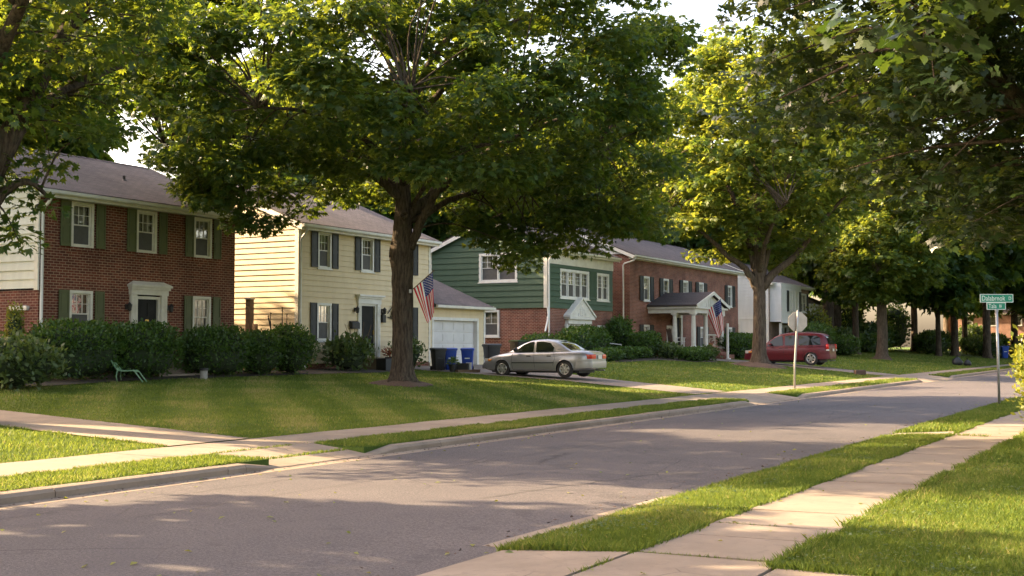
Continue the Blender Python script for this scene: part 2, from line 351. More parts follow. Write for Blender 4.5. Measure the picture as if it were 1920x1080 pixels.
# left lawn and verge sheet, with the aprons left out of the verge strip
ul = sorted(set([-40, -30, -20] + list(np.arange(-12, 150, 2.0)) + [x for ab in APR for x in ab] + [170, 200, 240]))
wl_ = [11.64, 12.2, 12.7, 14.1, 15, 16, 17.5, 19, 20.5, 22, 23.5, 25, 26.5, 28, 28.5, 34, 45, 70, 120, 220]
lb = MB()
for a, b in zip(ul[:-1], ul[1:]):
    for p, q in zip(wl_[:-1], wl_[1:]):
        if q <= 12.7 and in_apr((a+b)/2): continue
        lb.face([P(p, a), P(p, b), P(q, b), P(q, a)])
for a, b in zip(ul[:-1], ul[1:]):
    if not in_apr((a+b)/2): lb.face([P(11.64, a), P(11.64, b), P(11.64, b, -.3), P(11.64, a, -.3)])
for a, b in APR:                                                        # earth ends beside the dropped kerbs
    for x in (a, b):
        for p, q in ((11.64, 12.2), (12.2, 12.7)): lb.face([P(p, x), P(q, x), P(q, x, -.3), P(p, x, -.3)])
struct(lb.build('lawn', M['lawn'], smooth=30))
rl = MB()
wr = [5.2, 5.0, 4.6, 3.95, 3.3, 2.77, 1, -2, -8, -20, -60, -200]
for a, b in zip(us[:-1], us[1:]):
    for p, q in zip(wr[:-1], wr[1:]):
        rl.face([P(p, a, -.02), P(p, b, -.02), P(q, b, -.02), P(q, a, -.02)])
struct(rl.build('verge', M['lawn'], smooth='all'))
# kerb stones with joints and dropped ends
kb = MB(); u = -30.0
def kerb_piece(a, b, h0, h1):
    def ring(u, h):
        return [(-11.44, u, -.05), (-11.44, u, max(h-.05, .006)), (-11.475, u, h-.01), (-11.52, u, h), (-11.66, u, h), (-11.66, u, -.05)]
    kb.loft([ring(a, h0), ring(b, h1)])
spans = []; s = -30
for a, b in APR: spans.append((s, a)); s = b
spans.append((s, 150))
for s, e in spans:
    if s > 0: kerb_piece(s, s+.7, .03, .125)
    a = s+.7 if s > 0 else s
    e2 = e-.7 if e < 150 else e
    while a < e2-.05:
        L = min(random.uniform(2.3, 3.2), e2-a); j = random.uniform(-.006, .006)
        kerb_piece(a+.007, a+L-.007, .128+j, .128+j); a += L
    if e < 150: kerb_piece(e2, e, .125, .03)
struct(kb.build('kerb', M['kerb'], smooth=30))
gp = MB()
for a in np.arange(-30, 150, 3.0):
    gp.face([(-11.2, a+.01, .003), (-11.2, a+2.99, .003), (-11.45, a+2.99, .012), (-11.45, a+.01, .012)])
struct(gp.build('gutter', M['gutter_pan']))
# left sidewalk slabs
def slab(mb, w0, w1, u0, u1, dz, t=.05, e=.008, tilt=.004, nu=1):
    d = [random.uniform(-tilt, tilt) for _ in range(4)]
    pts = [(w0-e, u0+e), (w0-e, u1-e), (w1+e, u1-e), (w1+e, u0+e)]
    top = [P(a, b, dz+k) for (a, b), k in zip(pts, d)]; bot = [p-Vector((0, 0, t)) for p in top]
    mb.add(list(top)+list(bot), [(0,1,2,3), (0,1,5,4), (1,2,6,5), (2,3,7,6), (3,0,4,7)])
sw = MB(); a = -20
while a < 130:
    slab(sw, 14.1, 12.7, a, a+1.5, .016); a += 1.5
struct(sw.build('sidewalk', M['concrete']))
ap = MB()
for a, b in APR:
    n = 3 if b-a < 4 else 5
    for i in range(n):
        x0, x1 = a+(b-a)*i/n, a+(b-a)*(i+1)/n
        rows = [(11.45, .016), (11.7, .045), (12.1, .10), (12.69, .158)]
        ws = MB()
        for (p, zp), (q, zq) in zip(rows[:-1], rows[1:]):
            ap.face([(-p, x0+.004, zp), (-p, x1-.004, zp), (-q, x1-.004, zq), (-q, x0+.004, zq)])
    for x in (a, b):                                                    # cheek sides
        ap.face([(-11.45, x, -.02), (-11.45, x, .016), (-12.69, x, .158), (-12.69, x, -.02)])
struct(ap.build('apron', M['apron']))
# driveways: strips following the lawn
def drive(near, far, m, n=22, dz=.03):
    mb = MB()
    def samp(poly, t):
        i = min(int(t*(len(poly)-1)), len(poly)-2); f = t*(len(poly)-1)-i
        return (poly[i][0]+(poly[i+1][0]-poly[i][0])*f, poly[i][1]+(poly[i+1][1]-poly[i][1])*f)
    for i in range(n):
        a, b = samp(near, i/n), samp(near, (i+1)/n); c, d = samp(far, (i+1)/n), samp(far, i/n)
        for j in range(2):
            l = lambda p, q, t: (p[0]+(q[0]-p[0])*t, p[1]+(q[1]-p[1])*t)
            q4 = [l(a, d, j/2), l(b, c, j/2), l(b, c, (j+1)/2), l(a, d, (j+1)/2)]
            mb.face([P(x, y, dz) for x, y in q4])
    return struct(mb.build('driveway', m, smooth='all'))
DR_A = ([(14.1, 14.25), (22, 14.25), (34, 14.25)], [(14.1, 16.15), (22, 16.15), (34, 16.15)])
DR_B = ([(14.1, 37.6), (20.1, 40.0), (24.5, 40.2), (28.6, 40.2)], [(14.1, 40.6), (20, 43.3), (24, 46.3), (28.6, 48.6)])
DR_C = ([(14.1, 65.3), (20, 67.6), (28, 67.6)], [(14.1, 68.4), (20, 71.6), (28, 71.6)])
drive(*DR_A, M['apron']); drive(*DR_B, M['drive']); drive(*DR_C, M['drive'])
# right-hand sidewalk, foreground apron
rs = MB(); a = 9.1; edges = [9.12, 10.2, 10.95, 12.0, 13.5, 15.0, 16.2, 17.8, 19.3, 20.7, 22.1, 23.6, 25.1, 26.6, 28.2, 29.7, 31.2, 32.7]
e = 32.7
while e < 80: e += 1.5; edges.append(e)
for p, q in zip(edges[:-1], edges[1:]):
    slab(rs, 3.95, 2.78, p, q, .012, tilt=.006)
struct(rs.build('sidewalk', M['concrete']))
fa = MB()
for (w1, w0, u0, u1) in [(3.96, 5.14, 6.0, 9.1), (2.75, 3.94, 5.2, 9.1), (-.4, 2.73, 5.2, 8.9), (-4, -.42, 5.2, 8.9), (3.96, 5.14, 2, 5.98), (2.75, 3.94, 1, 5.18), (-4, 2.73, 1, 5.18), (-12, -4.02, 1, 8.9)]:
    slab(fa, w0, w1, u0, u1, .012)
slab(fa, 5.5, 5.15, 3, 9.3, -.03); slab(fa, 5.5, 5.17, 9.32, 13.4, .0)
slab(fa, 5.2, 3.97, 23.75, 24.95, .01)
struct(fa.build('apron', M['concrete']))
# a long seam in the asphalt
ck = MB()
def crack(p0, p1, wd, wob, n):
    pts = []
    for i in range(n+1):
        t = i/n; pts.append((p0[0]+(p1[0]-p0[0])*t+random.uniform(-wob, wob), p0[1]+(p1[1]-p0[1])*t))
    for (a, b), (c, d) in zip(pts[:-1], pts[1:]):
        za = lambda w: .035*max(0, 1-((w-8.3)/3.1)**2) + .0005
        ck.face([(-a, b, za(a)), (-a-wd, b, za(a)), (-c-wd, d, za(c)), (-c, d, za(c))])
crack((9.3, 9), (8.9, 46), .012, .035, 60); crack((7.1, 12), (6.4, 15.5), .015, .06, 14); crack((5.9, 21), (6.9, 22), .02, .05, 6)
# planting bed along the first house, bare earth beneath hedges
def bed(pts, dz=.02, n=40):
    mb = MB(); c = (sum(p[0] for p in pts)/len(pts), sum(p[1] for p in pts)/len(pts))
    mb.add([P(*c, dz+.04)] + [P(a, b, dz) for a, b in pts], [(0, i+1, (i+1) % len(pts)+1) for i in range(len(pts))])
    return struct(mb.build('planting_bed', M['soil'], smooth='all'))
BED1 = [(24.6, 18), (25.6, 21), (26.0, 24), (26.1, 27), (26.2, 30), (26.3, 33), (26.2, 36), (26.0, 39), (26.9, 40.1), (28.6, 40.1), (28.6, 30), (28.6, 22), (28.6, 18)]
bed(BED1)
BED2 = [(25.2, 52.5), (24.4, 55), (24.6, 60), (23.0, 61.5), (22.9, 65), (24.2, 67), (28.6, 67), (28.6, 55)]
bed(BED2)
BED3 = [(24, 75), (23.8, 80), (24, 87), (28.4, 87), (28.4, 75)]
bed(BED3)
def mound(w, u, r, h, name='mulch_mound'):
    mb = MB(); n = 28; vs = []
    for j, t in enumerate((1, .8, .55, .3)):
        for i in range(n):
            a = 2*PI*i/n; rr = r*t*(1+.16*math.sin(3*a+w)+.08*math.sin(7*a)+random.uniform(-.05, .05))
            x, y = w+rr*math.cos(a), u+rr*math.sin(a)
            vs.append(P(x, y, h*(1-t)**.8 + .01 + (random.uniform(0, .03) if j else 0)))
    fs = [(j*n+i, j*n+(i+1) % n, (j+1)*n+(i+1) % n, (j+1)*n+i) for j in range(3) for i in range(n)]
    fs.append(tuple(3*n+i for i in range(n)))
    mb.add(vs, fs); return struct(mb.build(name, M['mulch'], smooth='all'))
mound(21.58, 31.75, .95, .2); mound(20.2, 63.3, 1.5, .3); mound(20.9, 95.7, .9, .12)

# ---------------------------------------------------------------- grass blades
def inside(poly, x, y):
    r = np.zeros(len(x), bool); n = len(poly)
    for i in range(n):
        x0, y0 = poly[i]; x1, y1 = poly[(i+1) % n]
        c = ((y0 > y) != (y1 > y)) & (x < (x1-x0)*(y-y0)/((y1-y0) if y1 != y0 else 1e-9)+x0); r ^= c
    return r
EXC = [DR_A[0]+DR_A[1][::-1], DR_B[0]+DR_B[1][::-1], DR_C[0]+DR_C[1][::-1], BED1, BED2, BED3,
       [(10, 9.0), (2.7, 9.0), (2.7, 8.9), (-9, 8.9), (-9, 0), (10, 0)], [(5.3, 23.7), (3.9, 23.7), (3.9, 25.0), (5.3, 25.0)]]
for a, b in APR: EXC.append([(11, a), (12.75, a), (12.75, b), (11, b)])
for (w, u, r) in ((21.58, 31.75, 1.05), (20.2, 63.3, 1.4), (20.9, 95.7, .8)):
    EXC.append([(w+r*math.cos(k*PI/8), u+r*math.sin(k*PI/8)) for k in range(16)])
def blades(regions, name, label=None):
    V = []; Rn = []
    for (w0, w1, u0, u1, dens, h, wd) in regions:
        n = int((w1-w0)*(u1-u0)*dens); w = rng.uniform(w0, w1, n); u = rng.uniform(u0, u1, n)
        keep = np.ones(n, bool)
        for p in EXC: keep &= ~inside(p, w, u)
        w, u = w[keep], u[keep]; n = len(w); z = gz(w, u) - .012
        patch = np.sin(w*1.7+np.sin(u*.9)*2)*np.sin(u*1.3+np.cos(w*.7)*2)
        fine = np.sin(w*7+np.sin(u*5)*1.5)*np.sin(u*6+np.cos(w*4))
        ht = h*rng.uniform(.55, 1.2, n)*(1+.22*patch+.15*fine); a = rng.uniform(0, 2*PI, n); lean = rng.uniform(.1, .75, n)*ht; la = rng.uniform(0, 2*PI, n)
        ww = wd*rng.uniform(.6, 1.3, n)
        b = np.stack([-w, u, z], 1); dx = np.stack([np.cos(a)*ww/2, np.sin(a)*ww/2, 0*a], 1)
        ln = np.stack([np.cos(la)*lean, np.sin(la)*lean, ht*.0], 1)
        mid = b + ln*.35 + np.stack([0*a, 0*a, ht*.6], 1); tip = b + ln + np.stack([0*a, 0*a, ht], 1)
        V.append(np.stack([b-dx, b+dx, mid+dx*.75, tip, mid-dx*.75], 1))
        st = np.where((w > 14) & (u > 16) & (u < 37), .22*np.clip(2.2*np.sin((w*.757-u*.70)*2*PI/2.0+.6*np.sin(w*.5)), -1, 1), 0)   # mowing stripes
        Rn.append(np.clip(.42 + st + .22*patch + .1*fine + rng.normal(0, .2, n) + np.where(np.sin(w*.83+1.3*np.sin(u*.61+2))*np.sin(u*.47+np.sin(w*1.1)) > .62, .3, 0)*(rng.random(n) < .6), 0, 1)*np.where(rng.random(n) < .08, 1.9, 1))
    V = np.concatenate(V); n = len(V); f = np.arange(n*5).reshape(n, 5)
    o = mesh_np(name, V.reshape(-1, 3), f, M['grass'], rnd=np.clip(np.concatenate(Rn), 0, 1)); o['kind'] = 'stuff'
    return o
blades([(3.95, 5.2, 9.05, 14, 5600, .062, .0062), (3.95, 5.25, 14, 24, 3000, .07, .009), (3.95, 5.2, 24.9, 42, 900, .09, .018),
        (-1.5, 2.79, 8.85, 13, 5000, .06, .0062), (-1.5, 2.79, 13, 18, 2800, .065, .0085), (-1, 2.79, 18, 25, 1000, .085, .015), (-6, 2.8, 25, 50, 60, .09, .04)], 'grass')
blades([(11.66, 12.7, 8, 24, 2000, .06, .012), (11.66, 12.7, 24, 46, 900, .065, .02), (11.66, 12.7, 46, 110, 220, .09, .04),
        (14.1, 26.5, 9, 14.3, 800, .065, .014), (14.1, 22, 16.1, 26, 750, .055, .015), (22, 27, 16.1, 26, 400, .065, .02), (14.1, 28, 26, 42, 330, .065, .025),
        (14.1, 28, 42, 66, 120, .07, .035), (14.1, 30, 66, 130, 40, .08, .06)], 'grass')
# ragged taller tufts along lawn edges and slab joints
def edge_tufts(lines, name='grass'):
    reg = []
    for (w0, u0, w1, u1, dens, h, wd, spread) in lines:
        L = math.hypot(w1-w0, u1-u0); n = int(L*dens)
        t = rng.uniform(0, 1, n); cl = (np.sin(t*L*2.1)+np.sin(t*L*5.3+1)) > -.6; t = t[cl]; n = len(t)
        s = rng.normal(0, spread, n)
        nx, ny = -(u1-u0)/L, (w1-w0)/L
        w = w0+(w1-w0)*t+nx*s; u = u0+(u1-u0)*t+ny*s; reg.append((w, u, h, wd))
    V = []; Rn = []
    for w, u, h, wd in reg:
        n = len(w); z = gz(w, u)-.01; a = rng.uniform(0, 2*PI, n); la = rng.uniform(0, 2*PI, n); ht = h*rng.uniform(.4, 1.3, n); lean = ht*rng.uniform(.3, 1.0, n)
        b = np.stack([-w, u, z], 1); dx = np.stack([np.cos(a)*wd/2, np.sin(a)*wd/2, 0*a], 1); ln = np.stack([np.cos(la)*lean, np.sin(la)*lean, 0*a], 1)
        up = np.stack([0*a, 0*a, ht], 1)
        V.append(np.stack([b-dx, b+dx, b+ln*.35+up*.6+dx*.7, b+ln+up, b+ln*.35+up*.6-dx*.7], 1)); Rn.append(np.clip(rng.normal(.35, .2, n), 0, 1))
    V = np.concatenate(V); n = len(V)
    o = mesh_np(name, V.reshape(-1, 3), np.arange(n*5).reshape(n, 5), M['grass'], rnd=np.concatenate(Rn)); o['kind'] = 'stuff'
edge_tufts([(3.95, 9.1, 3.95, 40, 420, .07, .011, .025), (2.78, 8.9, 2.78, 30, 420, .075, .011, .03), (5.15, 9.2, 5.15, 24, 300, .07, .011, .05), (5.2, 9.1, 3.95, 9.1, 500, .06, .009, .03),
            (2.78, 8.9, -2, 8.9, 500, .07, .009, .03), (3.95, 5.8, 3.95, 9.1, 160, .05, .008, .018), (3.9, 9.1, 2.8, 9.12, 260, .035, .007, .012), (2.75, 6.6, 2.75, 9, 500, .06, .008, .03), (3.9, 10.95, 3.3, 10.95, 200, .035, .007, .015),
            (3.95, 23.75, 3.3, 23.6, 200, .06, .012, .04), (5.2, 24.9, 5.1, 40, 200, .08, .018, .05),
            (12.7, 8, 12.7, 35, 240, .055, .014, .02), (14.1, 16.2, 14.1, 60, 240, .055, .018, .02), (11.66, 8, 11.66, 35, 200, .045, .014, .015),
            (14.12, 16.15, 24, 16.15, 260, .06, .014, .02), (14.1, 14.25, 22, 14.25, 260, .065, .015, .02), (12.72, 16.05, 14.1, 16.1, 60, .04, .012, .012)])

# ---------------------------------------------------------------- houses.  Local frame: x along the street, y away from it, z up
FRONT = lambda a, z, d: (a, -d, z)
LEFT = lambda a, z, d: (-d, a, z)
def house(name, label, w, u, z, group='houses along the street'):
    return empty(name, label, 'house', (-w, u, z), PI/2, group)
def boxm(mb, fn, a0, a1, z0, z1, d0, d1, m=0):
    vs = [fn(*p) for p in [(a0,z0,d0),(a1,z0,d0),(a1,z1,d0),(a0,z1,d0),(a0,z0,d1),(a1,z0,d1),(a1,z1,d1),(a0,z1,d1)]]
    mb.add(vs, [(3,2,1,0),(4,5,6,7),(0,1,5,4),(1,2,6,5),(2,3,7,6),(3,0,4,7)], m)
def wall(mb, fn, a0, a1, z0, z1, ops=(), t=.14):
    ops = [o for o in ops if o[0] < a1 and o[1] > a0 and o[2] < z1 and o[3] > z0]
    xs = sorted(set([a0, a1]+[min(max(v, a0), a1) for o in ops for v in o[:2]])); zs = sorted(set([z0, z1]+[min(max(v, z0), z1) for o in ops for v in o[2:4]]))
    for i in range(len(xs)-1):
        for j in range(len(zs)-1):
            cx, cz = (xs[i]+xs[i+1])/2, (zs[j]+zs[j+1])/2
            if any(o[0] < cx < o[1] and o[2] < cz < o[3] for o in ops): continue
            mb.face([fn(xs[i], zs[j], 0), fn(xs[i+1], zs[j], 0), fn(xs[i+1], zs[j+1], 0), fn(xs[i], zs[j+1], 0)])
    for o in ops:
        x0, x1, p, q = o[:4]
        mb.face([fn(x0,p,0), fn(x0,q,0), fn(x0,q,-t), fn(x0,p,-t)]); mb.face([fn(x1,p,0), fn(x1,q,0), fn(x1,q,-t), fn(x1,p,-t)])
        mb.face([fn(x0,p,0), fn(x1,p,0), fn(x1,p,-t), fn(x0,p,-t)]); mb.face([fn(x0,q,0), fn(x1,q,0), fn(x1,q,-t), fn(x0,q,-t)])
def siding(mb, fn, a0, a1, z0, z1, ops=(), row=.2, proud=.03, lim=None):
    """clapboards: each board a sloping face with an under-lip; lim(z)->(a0,a1) narrows boards under a gable"""
    z = z0
    while z < z1-.005:
        zt = min(z+row, z1)
        br = sorted(set([z, zt]+[v for o in ops for v in o[2:4] if z < v < zt]))
        jog = random.uniform(-.003, .003)
        for p, q in zip(br[:-1], br[1:]):
            zc = (p+q)/2; b0, b1 = a0, a1; c0, c1 = a0, a1
            if lim: b0, b1 = lim(p); c0, c1 = lim(q)
            cuts = sorted([o for o in ops if o[2] < zc < o[3] and o[0] < b1 and o[1] > b0]); x = b0; segs = []
            for o in cuts:
                if o[0] > x: segs.append((x, o[0]))
                x = max(x, o[1])
            if x < b1: segs.append((x, b1))
            dp = lambda zz: proud*(1-(zz-z)/row)+.004+jog
            for s0, s1 in segs:
                t0 = c0 if s0 == b0 else s0; t1 = c1 if s1 == b1 else s1
                mb.face([fn(s0,p,dp(p)), fn(s1,p,dp(p)), fn(t1,q,dp(q)), fn(t0,q,dp(q))])
                if p == z: mb.face([fn(s0,p,0), fn(s1,p,0), fn(s1,p,dp(p)), fn(s0,p,dp(p))])
        z = zt
def window(par, fn, a0, a1, z0, z1, cols=3, rows=2, trim=.085, trim_m='trim', sill='brick', units=1, low_screen=True, muntin_low=False, curtain=True, tt=.04):
    """a0..a1 x z0..z1 = outer edge of the trim; returns the hole to leave in the wall"""
    f = MB()
    boxm(f, fn, a0, a0+trim, z0, z1, -.1, tt); boxm(f, fn, a1-trim, a1, z0, z1, -.1, tt)
    boxm(f, fn, a0+trim, a1-trim, z1-trim, z1, -.1, tt-.002); boxm(f, fn, a0+trim, a1-trim, z0, z0+trim*.75, -.1, tt+.012)
    i0, i1, j0, j1 = a0+trim, a1-trim, z0+trim*.75, z1-trim
    g = MB(); s = MB(); cu = MB()
    uw = (i1-i0)/units
    for k in range(units):
        x0 = i0+uw*k; x1 = x0+uw
        if k: boxm(f, fn, x0-.035, x0+.035, j0, j1, -.1, tt-.006); x0 += .035
        if k < units-1: x1 -= .035
        zm = (j0+j1)/2; sh = .032
        for (p, q, d) in ((zm-.015, j1, -.045), (j0, zm+.015, -.075)):
            boxm(f, fn, x0, x0+sh, p, q, d-.02, d+.02); boxm(f, fn, x1-sh, x1, p, q, d-.02, d+.02)
            boxm(f, fn, x0+sh, x1-sh, p, p+sh, d-.02, d+.018); boxm(f, fn, x0+sh, x1-sh, q-sh, q, d-.02, d+.018)
        mt = .009
        for (p, q, d, on) in ((zm+.02, j1-sh, -.045, True), (j0+sh, zm-.02, -.075, muntin_low)):
            if not on: continue
            for c in range(1, cols):
                xx = x0+sh+(x1-x0-2*sh)*c/cols; boxm(f, fn, xx-mt, xx+mt, p, q, d-.008, d+.012)
            for r in range(1, rows):
                zz = p+(q-p)*r/rows; boxm(f, fn, x0+sh, x1-sh, zz-mt, zz+mt, d-.008, d+.010)
        g.face([fn(x0,zm,-.05), fn(x1,zm,-.05), fn(x1,j1,-.05), fn(x0,j1,-.05)])
        g.face([fn(x0,j0,-.08), fn(x1,j0,-.08), fn(x1,zm,-.08), fn(x0,zm,-.08)])
        if low_screen: s.face([fn(x0+sh,j0+sh,-.062), fn(x1-sh,j0+sh,-.062), fn(x1-sh,zm-.02,-.062), fn(x0+sh,zm-.02,-.062)])
        if curtain:
            n = 14
            for (c0, c1, p, q) in ((x0, x0+(x1-x0)*.46, j0 if not low_screen else zm-.25, j1), (x0+(x1-x0)*.54, x1, j0 if not low_screen else zm-.25, j1)):
                for i in range(n):
                    aa = c0+(c1-c0)*i/n; bb = c0+(c1-c0)*(i+1)/n; da = -.2+.022*math.sin(i*1.9); db = -.2+.022*math.sin((i+1)*1.9)
                    cu.face([fn(aa,p,da), fn(bb,p,db), fn(bb,q,db), fn(aa,q,da)])
    o = f.build('window', M[trim_m], par); g.build('pane', M['glass'], o)
    if s.v: s.build('insect_screen', M['screen'], o)
    if cu.v: cu.build('curtain', M['curtain'], o)
    sl = MB()
    if sill == 'brick':
        n = max(5, int((a1-a0)/.1))
        for i in range(n):
            x = a0-.03+(a1-a0+.06)*i/n; boxm(sl, fn, x+.006, x+(a1-a0+.06)/n-.006, z0-.13, z0-.003, -.05, .035)
        sl.build('sill', M['brick_dark'], o)
    elif sill == 'wood':
        boxm(sl, fn, a0-.05, a1+.05, z0-.05, z0-.003, -.05, .075); sl.build('sill', M[trim_m], o)
    return (a0+.02, a1-.02, z0+.02, z1-.02)
def shutter(par, fn, a0, a1, z0, z1, m, tilt=0, louvre=False):
    s = MB(); d0, d1 = .045, .078; st = .05
    boxm(s, fn, a0, a0+st, z0, z1, d0, d1); boxm(s, fn, a1-st, a1, z0, z1, d0, d1)
    zm = z0+(z1-z0)*.47
    for p, q in ((z0, z0+.09), (zm-.04, zm+.04), (z1-.07, z1)): boxm(s, fn, a0+st, a1-st, p, q, d0, d1-.002)
    for p, q in ((z0+.09, zm-.04), (zm+.04, z1-.07)):
        boxm(s, fn, a0+st, a1-st, p, q, d0, d0+.012)
        if louvre:
            z = p+.02
            while z < q-.03: boxm(s, fn, a0+st, a1-st, z, z+.022, d0+.012, d0+.026); z += .045
        else: boxm(s, fn, a0+st+.03, a1-st-.03, p+.04, q-.04, d0+.012, d0+.024)
    return s.build('shutter', M[m], par)
def gable_roof(par, W, D, H, slope=.417, ov=.35, ovs=.25, m='shingle', trim='trim', vents=()):
    R = D/2*slope; t = .09
    def zz(y): return H + (y)*slope if y <= D/2 else H+(D-y)*slope
    r = MB(); n = 1
    x0, x1 = -ovs, W+ovs
    sec = [(-ov, zz(-ov)), (D/2, H+R), (D+ov, zz(-ov))]
    top = [(y, z+t+.02) for y, z in sec]; bot = [(y, z+.02) for y, z in sec]
    ring = top+bot[::-1]
    r.loft([[(x0, y, z) for y, z in ring], [(x1, y, z) for y, z in ring]])
    o = r.build('roof', M[m], par)
    cap = MB()
    for i in range(int((x1-x0)/.3)):
        a = x0+.3*i; zc = H+R+t+.02; cap.loft([[(a, D/2-.14, zc-.05+.012), (a, D/2, zc+.03), (a, D/2+.14, zc-.05+.012)], [(a+.31, D/2-.14, zc-.05), (a+.31, D/2, zc+.012), (a+.31, D/2+.14, zc-.05)]], False, False, closed=False)
    cap.build('ridge_cap', M[m], o)
    for (vx, vy) in vents:
        v = MB(); zv = zz(vy)+t; v.cyl((vx, vy, zv), .045, .16, 10); v.cyl((vx, vy, zv), .1, .05, 10, r2=.05); v.build('vent_pipe', M['black_iron'], o)
    for sx in (x0, x1-.03):                                             # rake boards
        tr = MB()
        for a, b in ((sec[0], sec[1]), (sec[1], sec[2])):
            e = -.012 if sx == x0 else .012
            tr.loft([[(sx+e, a[0], a[1]-.16), (sx+.03+e, a[0], a[1]-.16), (sx+.03+e, a[0], a[1]+.04), (sx+e, a[0], a[1]+.04)],
                     [(sx+e, b[0], b[1]-.16), (sx+.03+e, b[0], b[1]-.16), (sx+.03+e, b[0], b[1]+.04), (sx+e, b[0], b[1]+.04)]])
        tr.build('rake_board', M['white'], par)
    fs = MB(); fz = zz(-ov)
    fs.box(x0+.03, x1-.03, -ov+.01, -ov+.035, fz-.14, fz+.01)           # fascia
    fs.box(x0+.03, x1-.03, -ov+.035, .0, fz-.13, fz-.11)                # soffit
    fs.build('fascia', M[trim], par)
    gt = MB(); prof = [(-ov-.12, fz+.06), (-ov-.115, fz-.02), (-ov-.08, fz-.055), (-ov+.002, fz-.055), (-ov+.002, fz+.05), (-ov-.01, fz+.05), (-ov-.01, fz-.04), (-ov-.075, fz-.04), (-ov-.105, fz-.012), (-ov-.108, fz+.06)]
    gt.loft([[(x0-.02, y, z) for y, z in prof], [(x1+.02, y, z) for y, z in prof]]); gt.build('gutter', M['white'], par)
    return fz
def downspout(par, x, fz, ov=.35, y=-.06, zb=.15, m='white', kick=True):
    d = MB(); d.tube([(x, -ov-.06, fz-.05), (x, -ov-.06, fz-.14), (x, -ov+.02, fz-.26), (x, y-.06, fz-.42), (x, y, fz-.52), (x, y, 2.9), (x, y, zb+.2)] + ([(x, y-.25, zb)] if kick else []), .045, 8)
    o = d.build('downspout', M[m], par, smooth=50)
    return o
def gable_lim(D, H, slope, x0=0):
    return lambda z: ((z-H)/slope+.02, D-(z-H)/slope-.02)
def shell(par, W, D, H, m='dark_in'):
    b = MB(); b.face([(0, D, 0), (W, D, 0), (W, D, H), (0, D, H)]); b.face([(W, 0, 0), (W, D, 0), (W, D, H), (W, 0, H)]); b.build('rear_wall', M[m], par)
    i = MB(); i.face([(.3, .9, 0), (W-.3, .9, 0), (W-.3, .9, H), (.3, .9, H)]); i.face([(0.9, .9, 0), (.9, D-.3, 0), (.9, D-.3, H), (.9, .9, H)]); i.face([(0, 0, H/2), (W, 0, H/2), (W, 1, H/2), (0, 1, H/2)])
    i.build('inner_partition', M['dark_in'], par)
def carriage_lamp(par, fn, a, z, d=.0):
    m = MB(); boxm(m, fn, a-.05, a+.05, z-.08, z+.08, d, d+.02)
    c = fn(a, z, d+.14); p0 = fn(a, z+.03, d+.02); m.tube([p0, fn(a, z+.09, d+.08), fn(a, z+.07, d+.14)], .012, 6)
    m.lathe([(.012, -.14), (.055, -.12), (.075, .04), (.085, .05), (.02, .12), (.005, .14)], 8, c)
    return m.build('wall_lantern', M['black_iron'], par)

# --- house 1: dark brick, green shutters
h = house('brick_house', 'dark red brick colonial house with green shutters behind clipped hedges', 28.5, 23.71, .82)
W, D, H = 8.1, 8.4, 5.42
ops = []
for (a0, a1, z0, z1) in ((1.10, 1.94, 3.81, 5.13), (3.62, 4.47, 3.81, 5.13), (6.10, 6.94, 3.81, 5.13), (1.08, 1.94, 1.2, 2.54), (6.08, 6.93, 1.2, 2.54)):
    ops.append(window(h, FRONT, a0, a1, z0, z1, sill='brick', muntin_low=True, low_screen=not (a0 > 5 and z0 < 2)))
    shutter(h, FRONT, a0-.40, a0-.03, z0, z1, 'shutter_green'); shutter(h, FRONT, a1+.07, a1+.42, z0, z1, 'shutter_green')
ops.append((3.62, 4.68, .42, 2.5))
wb = MB(); wall(wb, FRONT, 0, W, -.6, H-.1, ops); wb.build('brick_front', M['brick_dark'], h)
ws_ = MB(); wall(ws_, LEFT, 0, D, -.6, 2.55); ws_.build('brick_side', M['brick_side'], h)
sd_ = MB(); siding(sd_, LEFT, 0, D, 2.55, H, row=.26, proud=.04); siding(sd_, LEFT, 0, D, H, H+D/2*.417-.05, row=.26, proud=.04, lim=gable_lim(D, H, .417))
sd_.box(.0, .05, .02, D, 2.5, H, 0); sd_.build('side_siding', M['sid_white'], h)
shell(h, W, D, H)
fz = gable_roof(h, W, D, H, vents=((4.9, 1.9),))
tr = MB(); tr.box(-.05, W+.03, -.03, -.003, H-.27, H-.125); tr.box(-.055, -.0, -.035, .12, 2.5, H-.1); tr.build('frieze_board', M['trim'], h)
downspout(h, .07, fz, zb=-.1)
ds = MB(); a0, a1 = 3.40, 4.90
boxm(ds, FRONT, a0, a0+.24, .42, 2.50, 0, .09); boxm(ds, FRONT, a1-.24, a1, .42, 2.50, 0, .09)
for x in (a0+.05, a0+.11, a0+.17, a1-.19, a1-.13, a1-.07): boxm(ds, FRONT, x, x+.03, .55, 2.42, .09, .1)
boxm(ds, FRONT, a0-.03, a1+.03, 2.50, 2.66, 0, .12); boxm(ds, FRONT, a0-.06, a1+.06, 2.66, 2.74, 0, .17)
ds.loft([[FRONT(a0-.1, 2.74, 0), FRONT(a0-.1, 2.74, .22), FRONT(a1+.1, 2.74, .22), FRONT(a1+.1, 2.74, 0)], [FRONT(a0-.1, 2.80, 0), FRONT(a0-.1, 2.80, .22), FRONT(a1+.1, 2.80, .22), FRONT(a1+.1, 2.80, 0)], [FRONT(a0+.12, 2.92, 0), FRONT(a0+.12, 2.92, .05), FRONT(a1-.12, 2.92, .05), FRONT(a1-.12, 2.92, 0)]])
boxm(ds, FRONT, a0+.24, a0+.33, .42, 2.46, -.08, .02); boxm(ds, FRONT, a1-.33, a1-.24, .42, 2.46, -.08, .02); boxm(ds, FRONT, a0+.33, a1-.33, 2.37, 2.46, -.08, .018)
ds.build('door_surround', M['trim'], h)
